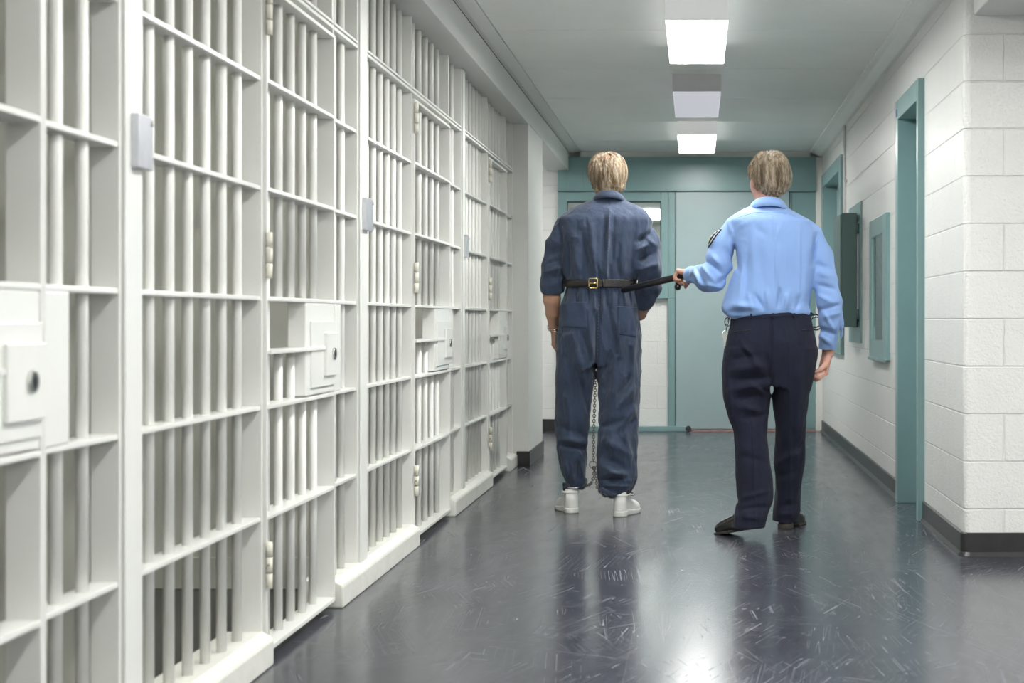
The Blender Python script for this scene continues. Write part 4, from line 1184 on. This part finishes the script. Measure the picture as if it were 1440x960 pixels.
# sneakers with dark socks
for (hx, hy, hz, yw, L_) in SH1:
    hp = A(hx, hy, hz); px = VX+hx*F_PX/hy
    sh, Wp = shoe(man1, hp, yw, 0, (M['sneaker'], M['rubber']), L_, .060)
    tag(sh, 'white high sneaker on the left foot' if px < 840 else 'white high sneaker on the right foot')
    ring_strip('padded_top', M['sneaker'], sh, lambda t: (Wp(.042*math.cos(2*PI*t),.064+.044*math.sin(2*PI*t),.098),Wp(.041*math.cos(2*PI*t),.064+.043*math.sin(2*PI*t),.112),R1_@A(math.cos(2*PI*t),math.sin(2*PI*t),0)),32,True,.003)
    MB().tube([Wp(0,.062,.10),Wp(0,.063,.150)],[.037,.040],20).build('sock', M['sock'], man1)

# ================================================================== restraints
def link(mb, c, axis, side, ln=.0095, wd=.0065, r=.0022):
    axis = Vector(axis).normalized(); side = Vector(side); side = (side-axis*side.dot(axis)).normalized(); c = Vector(c); pts = []
    for k in range(10):
        a = 2*PI*k/10; pts.append(c+axis*math.cos(a)*ln*(1 if abs(math.cos(a))>.3 else .9)+side*math.sin(a)*wd)
    mb.tube(pts, r, 5, closed=True)
def chain_mb(path, pitch=.0135):
    mb = MB(); path = [Vector(p) for p in path]; acc = 0; k = 0
    for a, b in zip(path[:-1], path[1:]):
        L = (b-a).length; d = (b-a).normalized(); s0 = acc
        while s0 < L:
            sd = Vector((0,1,0)) if k % 2 else d.cross(Vector((0,1,0))) + Vector((.001,0,0))
            link(mb, a+d*s0, d, sd); s0 += pitch; k += 1
        acc = s0-L
    return mb
ank = [PP(808.5,683.5,8.0), PP(876,694.5,7.87)]
irons = thing('leg_irons', tuple(PP(835,652,Y1-.02)), "steel leg irons: ankle cuffs and long chain hanging between the navy-clad man's legs", 'shackles')
chain_mb([PP(838,520,Y1+.02),PP(836.5,560,Y1-.03),PP(835,600,Y1-.08),PP(834.5,648,Y1-.13)]).build('waist_chain', M['chainm'], irons)
rp = PP(834,653,Y1-.13); mb = MB(); mb.tube([rp+A(.018*math.cos(a*PI/10),0,.018*math.sin(a*PI/10)) for a in range(20)], .0024, 6, closed=True); mb.build('ring', M['chainm'], irons)
chain_mb([PP(835,658,Y1-.13),PP(835.5,668,Y1-.13),PP(832,678,Y1-.12),PP(828,682,Y1-.09),PP(819,683,Y1-.04)]).build('ankle_chain', M['chainm'], irons)
chain_mb([PP(836,658,Y1-.13),PP(838,672,Y1-.15),PP(840,686,Y1-.19),PP(846,695,Y1-.20),PP(856,697,Y1-.20),PP(866,696,Y1-.17)]).build('ankle_chain', M['chainm'], irons)
for c, r in zip(ank, (.055, .058)):
    mb = MB(); mb.tube([c+A(r*math.cos(a*PI/20),r*1.05*math.sin(a*PI/20),.002*math.sin(a*PI/20)) for a in range(40)], .0042, 8, closed=True)
    mb.build('ankle_cuff', M['chrome'], irons)
cuffs = thing('handcuffs', tuple(PP(779,460,Y1+.12)), "steel handcuff around the bare left wrist of the man in navy coverall", 'handcuffs')
wv = Vector(foreL1[-1][0]); ax_ = (wv-Vector(foreL1[-2][0])).normalized(); s1 = ax_.orthogonal().normalized(); s2 = ax_.cross(s1)
for o in (0, .010):
    MB().tube([wv-ax_*(.004+o)+(s1*math.cos(2*PI*k/24)+s2*math.sin(2*PI*k/24))*.033 for k in range(24)], .0026, 6, closed=True).build('wrist_ring', M['chrome'], cuffs)
chain_mb([wv+Vector((.03,.02,0)), wv+Vector((.10,.09,.04)), wv+Vector((.2,.11,.06))]).build('connecting_chain', M['chrome'], cuffs)

# ================================================================== the guard
Y2 = 7.20
torso2 = [prow(287,1060,1102,Y2+.03,.060), prow(293,1048,1110,Y2+.03,.068), prow(300,1034,1122,Y2+.01,.090), prow(310,1024,1140,Y2,.118), prow(325,1026,1148,Y2,.130), prow(350,1031,1150,Y2,.138),
          prow(375,1033,1147,Y2,.138), prow(395,1025,1144,Y2,.138), prow(415,1019,1141,Y2,.140), prow(432,1014,1139,Y2,.136), prow(441,1018,1138,Y2,.128), prow(447,1026,1136,Y2,.11)]
hips2 = [prow(428,1032,1138,Y2,.118), prow(440,1030,1140,Y2,.122), prow(455,1027,1143,Y2,.130), prow(480,1021,1148,Y2,.142), prow(500,1018,1149,Y2,.142), prow(523,1017,1145,Y2,.130), prow(545,1020,1138,Y2,.11)]
gl = [prow(741,1031,1076,Y2-.12,.088), prow(720,1033,1081,Y2-.11,.088), prow(490,1019,1084,Y2,.12), prow(523,1016,1085,Y2,.118), prow(557,1017,1083,Y2-.0,.108), prow(580,1023,1081,Y2-.0,.100), prow(610,1032,1079,Y2-.02,.092), prow(640,1034,1082,Y2-.04,.088),
      prow(667,1034,1085,Y2-.06,.088), prow(702,1036,1086,Y2-.08,.088),]
gr = [prow(490,1084,1149,Y2,.12), prow(523,1084,1145,Y2,.118), prow(557,1087,1136,Y2+.02,.106), prow(580,1090,1134,Y2+.05,.098), prow(610,1091,1133,Y2+.08,.092), prow(638,1089,1134,Y2+.11,.088),
      prow(655,1088,1131,Y2+.13,.086), prow(688,1091,1125,Y2+.17,.084), prow(720,1087,1125,Y2+.19,.088), prow(742,1088,1120,Y2+.20,.090)]
Ye = Y2-.02
armL2 = [(PP(1034,322,Y2),.058),(PP(1018,345,Y2-.005),.060),(PP(1012,368,Y2-.01),.064),(PP(1004,390,Y2-.01),.062),(PP(996,393,Y2+.03),.054),(PP(986,387,Y2+.12),.045),(PP(977,386,Y2+.19),.037)]
wr2 = Vector(PP(976,384,Y2+.215))
armR2 = [(PP(1141,330,Y2),.054),(PP(1154,360,Y2),.055),(PP(1160,395,Y2-.01),.056),(PP(1166,425,Y2-.01),.057),(PP(1169,455,Y2+.02),.053),(PP(1167,480,Y2+.06),.046),(PP(1164,495,Y2+.085),.041)]
wrr = Vector(PP(1164,497,Y2+.09))
B2 = Field((-.16,6.90,.02), (.72,7.66,1.76), .0042)
B2.loft(torso2, -.032, .02); B2.loft(hips2[:-2], -.032, .02); B2.loft(gl, -.040, .03); B2.loft(gr, -.040, .03)
B2.chain([c for c,r in armL2],[r-.026 for c,r in armL2], .02); B2.chain([c for c,r in armR2],[r-.026 for c,r in armR2], .02)
SG = [(float(PP(1069,741,7.02)[0]), 7.035, .045, math.radians(50), .26), (float(PP(1101,742,7.34)[0]), 7.32, 0., math.radians(-20), .28)]
foot(B2, *SG[0], PP(1056,715,7.10), -.030); foot(B2, *SG[1], PP(1104,715,7.39))
hc2 = PP(1081,250,Y2+.075); yaw2 = math.radians(24)
W2, R2_ = head(B2, hc2, yaw2, -.03, .99)
B2.chain([PP(1080,300,Y2+.05), PP(1079,273,Y2+.07)], [.056,.055], .02)
B2.cone(armL2[-1][0], wr2, .032,.027,.01)
grip = [(1.15,1.35,.8)]*4
tip = Vector((-.372,7.80,1.129)); 
tipsL = hand(B2, wr2, (-.62,.60,.10), (-.35,.15,-.95), -1, grip, .185, thumb=(.5,.3,.8))
B2.cone(armR2[-2][0], wrr, .03,.028,.01)
hand(B2, wrr, (-.25,-.05,-1), (-.9,-.35,0), -1, [(.75,.9,.5),(.7,.9,.5),(.6,.8,.5),(.5,.6,.4)], .185, thumb=(.45,.25,.45), spread=.12)
man2 = B2.build('person', M['skin2'], None, 1, origin=(hc2[0], Y2, 0))
tag(man2, 'officer from behind in light blue shirt and dark navy trousers, walking, holding a black baton', 'person')
eyes(man2, W2, R2_)

S = Field((-.16,6.90,.84), (.74,7.60,1.60), .0040)
S.loft(torso2, 0, .02, pw=2.3, ek=.022)
S.cone(PP(1026,436,Y2-.06), PP(1056,438,Y2-.09), .026,.022,.03); S.cone(PP(1120,436,Y2-.09), PP(1134,438,Y2-.06), .018,.02,.03)
S.chain([c for c,r in armL2],[r for c,r in armL2], .018); S.chain([c for c,r in armR2],[r for c,r in armR2], .018)
# cuffs
S.cone(PP(1165,486,Y2+.07), PP(1164,496,Y2+.088), .043,.045,.004); S.cone(PP(980,387,Y2+.17), PP(973,386,Y2+.20), .038,.040,.005)
S.cone(PP(1180,470,Y2+.03), PP(1173,496,Y2+.05), .018,.008,.012)
d_ = (wrr-Vector(PP(1165,486,Y2+.07))).normalized(); S.cone(tuple(wrr+d_*.03), tuple(wrr+d_*.06), .039,.039,.004,'s')
cr2 = [(1020,350,1040,382,4,-.006),(1000,358,1012,372,4,.007),(992,366,1014,384,4,-.007),(985,372,1005,396,4,.006),(980,378,992,402,3,-.006),(975,378,982,400,3,.005),(1030,330,1037,378,3,-.007),(1024,312,1034,345,3,.004),
 (1008,400,1028,385,5,-.005),(990,400,1015,405,4,.005),(968,384,976,396,3,-.004),
 (1088,302,1094,428,1.6,.0030),(1125,312,1124,425,1.6,.0030),(1058,304,1062,415,6,.0035),(1046,340,1040,430,5,.005),(1068,345,1074,425,7,-.004),(1050,360,1046,438,5,-.004),(1107,330,1110,420,6,-.0035),(1135,350,1132,425,5,.004),
 (1040,318,1052,312,4,.004),(1060,318,1076,330,5,-.003),(1100,312,1092,335,5,.003),(1028,428,1062,432,5,.008),(1022,440,1050,437,4,-.004),(1062,414,1072,432,3.5,-.007),(1078,410,1080,431,4,.006),(1096,408,1094,431,3,-.007),(1110,410,1106,434,4,.006),(1124,415,1120,436,3,-.005),(1052,414,1057,430,3,.004),
 (1148,330,1142,372,3,-.007),(1150,372,1166,378,4,-.005),(1152,384,1168,388,4,.004),(1150,400,1172,406,4,-.005),(1150,415,1170,425,4,.005),(1155,436,1180,428,4,-.006),(1156,447,1182,440,4,.005),(1154,462,1176,470,4,-.006),(1152,472,1168,482,3,.006),(1158,440,1172,462,3,.005),(1182,452,1177,492,2.5,-.007)]
S.displace(folds([(*q[:5],q[5]*2.3) for q in cr2], [((8,8,5),.0045,23,0),((20,20,10),.0024,31,0)], Y2+.10), .03)
shirt = S.build('shirt', M['shirt'], man2, 1)
tag(shirt, 'light blue long-sleeved uniform shirt bloused over the belt')
collar_mesh('collar', M['shirt'], shirt, PP(1080,279,Y2+.04), .070, .072, .40, h=.050, flare=.034)
lay(S, [(1037,306),(1060,299),(1080,298),(1104,300),(1128,308)], 'yoke_seam', M['shirt'], shirt, .0016, -.0002, 3, Y2-.1)
T2 = Field((-.02,6.90,.03), (.62,7.60,1.07), .0042)
T2.loft(hips2, 0, .02, pw=2.2); T2.loft(gl, 0, .016, ek=.004); T2.loft(gr, 0, .016, ek=.004)
for (a,b,c,r) in ((gl,.0,0,0),(gr,0,0,0)):
    z_, cx, cy, rx, ry = min(a)
    T2.cone((cx,cy,z_-.03),(cx,cy,z_+.012),.052,.050,.006,'s')
cr3 = [(1084,452,1085,520,2,-.006),(1078,500,1086,548,4,-.010),(1040,478,1070,520,5,.006),(1030,505,1066,500,5,-.006),(1028,520,1076,514,5,.007),(1034,534,1080,530,5,-.009),(1030,548,1076,540,5,.008),(1035,562,1066,556,5,-.008),(1040,572,1070,578,5,.007),(1046,588,1076,582,4,-.007),(1056,540,1080,556,4,.007),(1044,492,1056,505,4,-.007),(1022,530,1030,590,4,.005),(1060,600,1062,730,2,.004),(1110,480,1112,735,2.2,.004),(1100,500,1092,560,5,-.005),(1126,520,1120,600,5,.004),(1118,640,1128,620,4,-.005),(1096,650,1122,636,5,.005),(1094,672,1118,662,5,-.005),
 (1040,640,1076,650,5,-.004),(1044,700,1080,690,4,.005),(1042,716,1078,712,4,-.007),(1038,726,1072,728,4,.005),(1038,700,1040,735,2.5,-.006),(1092,712,1120,708,4,-.006),(1092,724,1120,722,4,.005),(1030,446,1140,442,2.5,.003)]
T2.displace(folds([(*q[:5],q[5]*2.0) for q in cr3], [((9,9,5),.0055,43,0),((22,22,12),.0026,51,0)], Y2+.12), .03)
trs = T2.build('trousers', M['pants'], man2, 1)
tag(trs, 'dark navy uniform trousers')
for p in ([(1033,466),(1056,464)],[(1127,464),(1144,464)]): lay(T2, p, 'welt_pocket', M['dark'], trs, .0022, .0005, 2, Y2-.1)
lay(T2, [(1045,465),(1040,474),(1037,470)], 'pocket_button_loop', M['pants'], trs, .0015, .001, 2, Y2-.1)
lay(T2, [(1022,500),(1021,550),(1033,610),(1036,690)], 'side_seam', M['pants'], trs, .0016, 0, 3, Y2-.1)
TT = loft_table(hips2)
zb2 = CAM_H-(437-VY)*Y2/F_PX
def beltg(t):
    a = 2*PI*t; p, n_ = loft_at(TT, zb2, -.006, a, 2.2); return (p.x,p.y,zb2-.017),(p.x,p.y,zb2+.017), n_
tag(ring_strip('belt', M['leather'], man2, beltg, 80, True, .005), 'black duty belt')
for a in (-1.05,-1.57,-2.1):
    p, n_ = loft_at(TT, zb2, .008, a, 2.2); MB().tube([p+n_*.003+Vector((0,0,-.034)),p+n_*.006+Vector((0,0,-.022)),p+n_*.003+Vector((0,0,-.012))],.005,6).build('belt_loop', M['pants'], trs)
# shoulder patch on the left sleeve
def sleeve_patch():
    a0 = Vector(armL2[0][0]); a1 = Vector(armL2[2][0]); ax = (a1-a0).normalized()
    out = Vector((-1,.10,.20)); out = (out-ax*out.dot(ax)).normalized(); sd = ax.cross(out).normalized()
    def grid(w_, h0, h1, off, mat, name, par, shield=True):
        mb = MB(); n = 10
        ctr = a0.lerp(a1,.42)
        def hit(v, ang):
            dr = (out*math.cos(ang)+sd*math.sin(ang)).normalized(); o = ctr+ax*v
            for st_ in range(160):
                q = o+dr*(.10-.0006*st_)
                ii = ((np.array(q)-S.lo)/S.h); i0 = np.floor(ii).astype(int); 
                if (i0 < 0).any() or (i0 >= S.n-1).any(): continue
                f = ii-i0; c = S.d[i0[0]:i0[0]+2,i0[1]:i0[1]+2,i0[2]:i0[2]+2]
                wv_ = ((c[0]*(1-f[0])+c[1]*f[0])); wv_ = wv_[0]*(1-f[1])+wv_[1]*f[1]; val = wv_[0]*(1-f[2])+wv_[1]*f[2]
                if val < 0: return q+dr*off
            return o+dr*(.06+off)
        for j in range(n+1):
            v = h0+(h1-h0)*j/n; t = j/n; ww = w_*(1 if t < .5 or not shield else math.sqrt(max(0,1-((t-.5)/.5)**2))*.95+.05)
            for i in range(n+1): mb.v.append(tuple(hit(v, (i/n*2-1)*ww)))
        for j in range(n):
            for i in range(n):
                q = j*(n+1)+i; mb.f.append((q,q+1,q+n+2,q+n+1)); mb.sm.append(True)
        ob = mb.build(name, mat, par); s_ = ob.modifiers.new('thick','SOLIDIFY'); s_.thickness=.0018; s_.offset=0
        return ob
    pt = grid(.62,-.038,.062,.0025, M['patch_black'], 'shoulder_patch', shirt)
    tag(pt, 'black shield shoulder patch with pale border')
    grid(.53,-.031,.052,.0042, M['patch_pale'], 'patch_border', pt)
    grid(.47,-.026,.046,.0058, M['patch_black'], 'patch_field', pt)
    grid(.36,-.020,-.008,.0074, M['patch_pale'], 'patch_lettering', pt, False)
    grid(.16,.020,.034,.0074, M['patch_yellow'], 'patch_emblem', pt, False)
    grid(.26,.000,.012,.0074, M['patch_pale'], 'patch_emblem', pt, False)
M['patch_black'] = simple('black_embroidery', (.015,.016,.02), .8, bump=.3, bscale=400)
M['patch_pale'] = simple('pale_embroidery', (.62,.66,.70), .8, bump=.3, bscale=400)
M['patch_yellow'] = simple('yellow_embroidery', (.62,.66,.08), .8)
sleeve_patch()

H = Field(hc2-.17, hc2+.17, .0035)
E = lambda x,y,z,rx,ry,rz,k=.01,mode='u': H.ell(W2(x,y,z),(rx,ry,rz),R2_,k,mode)
E(0,-.010,.016,.0825,.100,.102); E(0,-.048,-.040,.064,.052,.060,.03)
E(0,.125,-.05,.085,.095,.085,.02,'s'); E(0,.05,-.115,.12,.10,.06,.01,'s'); E(0,-.02,-.155,.12,.12,.045,.01,'s')
for q in (-1,1): E(q*.088,.014,-.030,.024,.024,.040,.01,'s'); E(q*.085,-.018,-.075,.03,.03,.04,.01,'s')
H.displace(nz, .004)
hair = H.build('hair', M['hair2'], man2, 0)
tag(hair, 'short thick ash-brown hair, tapered at the neck')
def zmin2(p):
    if p.y > .03: return .02+max(0,(p.y-.03))*.6
    if p.y > -.02: return .005
    return -.100 if abs(p.x) < .052 else -.050
strands('hair_strands', W2, R2_, M['hair2'], hair, 4800, zmin2, None, (.040,.062), 9, .0014, crown=(-.01,-.02,.105), lift=(.003,.010), flip=.1, axes=(.082,.100,.104), fill=.30)

sh, _ = shoe(man2, SG[0][:3], SG[0][3], math.radians(-12), (M['blackshoe'],M['blacksole']), .26, .02, True, .043)
tag(sh, 'black dress shoe with raised heel')
for sx, top in ((SG[0],PP(1056,715,7.09)),(SG[1],PP(1104,715,7.39))):
    dd = A(-math.sin(sx[3]), math.cos(sx[3]), 0); aa = A(*sx[:3])+dd*.062
    MB().tube([aa+A(0,0,.055), aa+A(0,0,.085), top],[.034,.035,.040],20).build('sock', M['sock'], man2)
sh, _ = shoe(man2, SG[1][:3], SG[1][3], 0, (M['blackshoe'],M['blacksole']), .28, .02, True, .045)
tag(sh, 'black dress shoe flat on the floor')

# baton with side handle in the left fist
wq = Vector((0,0,0)); kn = [t[0] for t in tipsL]; mid = sum((t[1]+t[2]+t[0]+t[3] for t in tipsL), Vector())/16
bat = thing('baton', tuple(mid), "black side-handle baton pressed from the officer's hand against the coverall belt", 'baton')
a = mid+Vector((.0,0,.012)); dr = (tip-a).normalized()
mb = MB(); mb.tube([a-dr*.035, a-dr*.030, a, a+dr*.1, tip-dr*.01, tip], [.013,.0165,.0165,.0165,.0165,.012], 18); mb.build('shaft', M['baton'], bat)
hb = a+dr*.012; hk = Vector(PP(953,403.5,mid.y-.015))
MB().tube([hb, hb.lerp(hk,.5), hk], [.012,.011,.012], 14).build('side_handle', M['baton'], bat)
MB().ball(hk, .0165, 18, 12).build('handle_knob', M['baton'], bat)

# keys and handcuffs on the belt
kp = PP(1025,447,Y2+.0); ky = thing('key_ring', tuple(kp), "bunch of bright keys hanging on a clip at the officer's left hip", 'keys')
MB().tube([kp+A(0,.0,0),kp+A(-.006,-.0,-.03),kp+A(-.014,0,-.06)], .0035, 8).build('clip', M['chrome'], ky)
MB().tube([kp+A(-.005+.014*math.cos(k*PI/10),0,-.018+.020*math.sin(k*PI/10)) for k in range(20)], .0025, 6, closed=True).build('belt_clip', M['baton'], ky)
MB().tube([kp+A(-.016+.012*math.cos(k*PI/10),.004*math.sin(k*PI/10),-.07+.012*math.sin(k*PI/10)) for k in range(20)], .0016, 6, closed=True).build('split_ring', M['chrome'], ky)
for k in range(5):
    o = kp+A(-.022+.005*k, .006*k-.012, -.084); mb = MB()
    mb.cyl(o+A(0,-.002,0), o+A(0,.002,0), .011, 14).box(o[0]-.003,o[0]+.003,o[1]-.001,o[1]+.001,o[2]-.046,o[2]-.008)
    mb.box(o[0]+.003,o[0]+.007,o[1]-.001,o[1]+.001,o[2]-.044,o[2]-.038).box(o[0]+.003,o[0]+.006,o[1]-.001,o[1]+.001,o[2]-.033,o[2]-.028)
    mb.build('key', M['chrome'], ky)
hq = PP(1146,451,Y2+.02); hcf = thing('handcuffs', tuple(hq), "open handcuff rings hanging from the officer's belt at his right hip", 'handcuffs')
for j,(dx,dz,tl) in enumerate(((0,0,.3),(.006,-.012,-.5))):
    rr = .030
    MB().tube([hq+A(dx+rr*math.cos(k*PI/12)*math.cos(tl), rr*.8*math.cos(k*PI/12)*math.sin(tl), dz+rr*math.sin(k*PI/12)) for k in range(24)], .0032, 8, closed=True).build('wrist_ring', M['baton'] if j == 0 else M['chrome'], hcf)
MB().tube([hq+A(-.022,0,.038),hq+A(-.01,0,.030),hq+A(-.004,0,.026)], .005, 8).build('belt_strap', M['leather'], hcf)
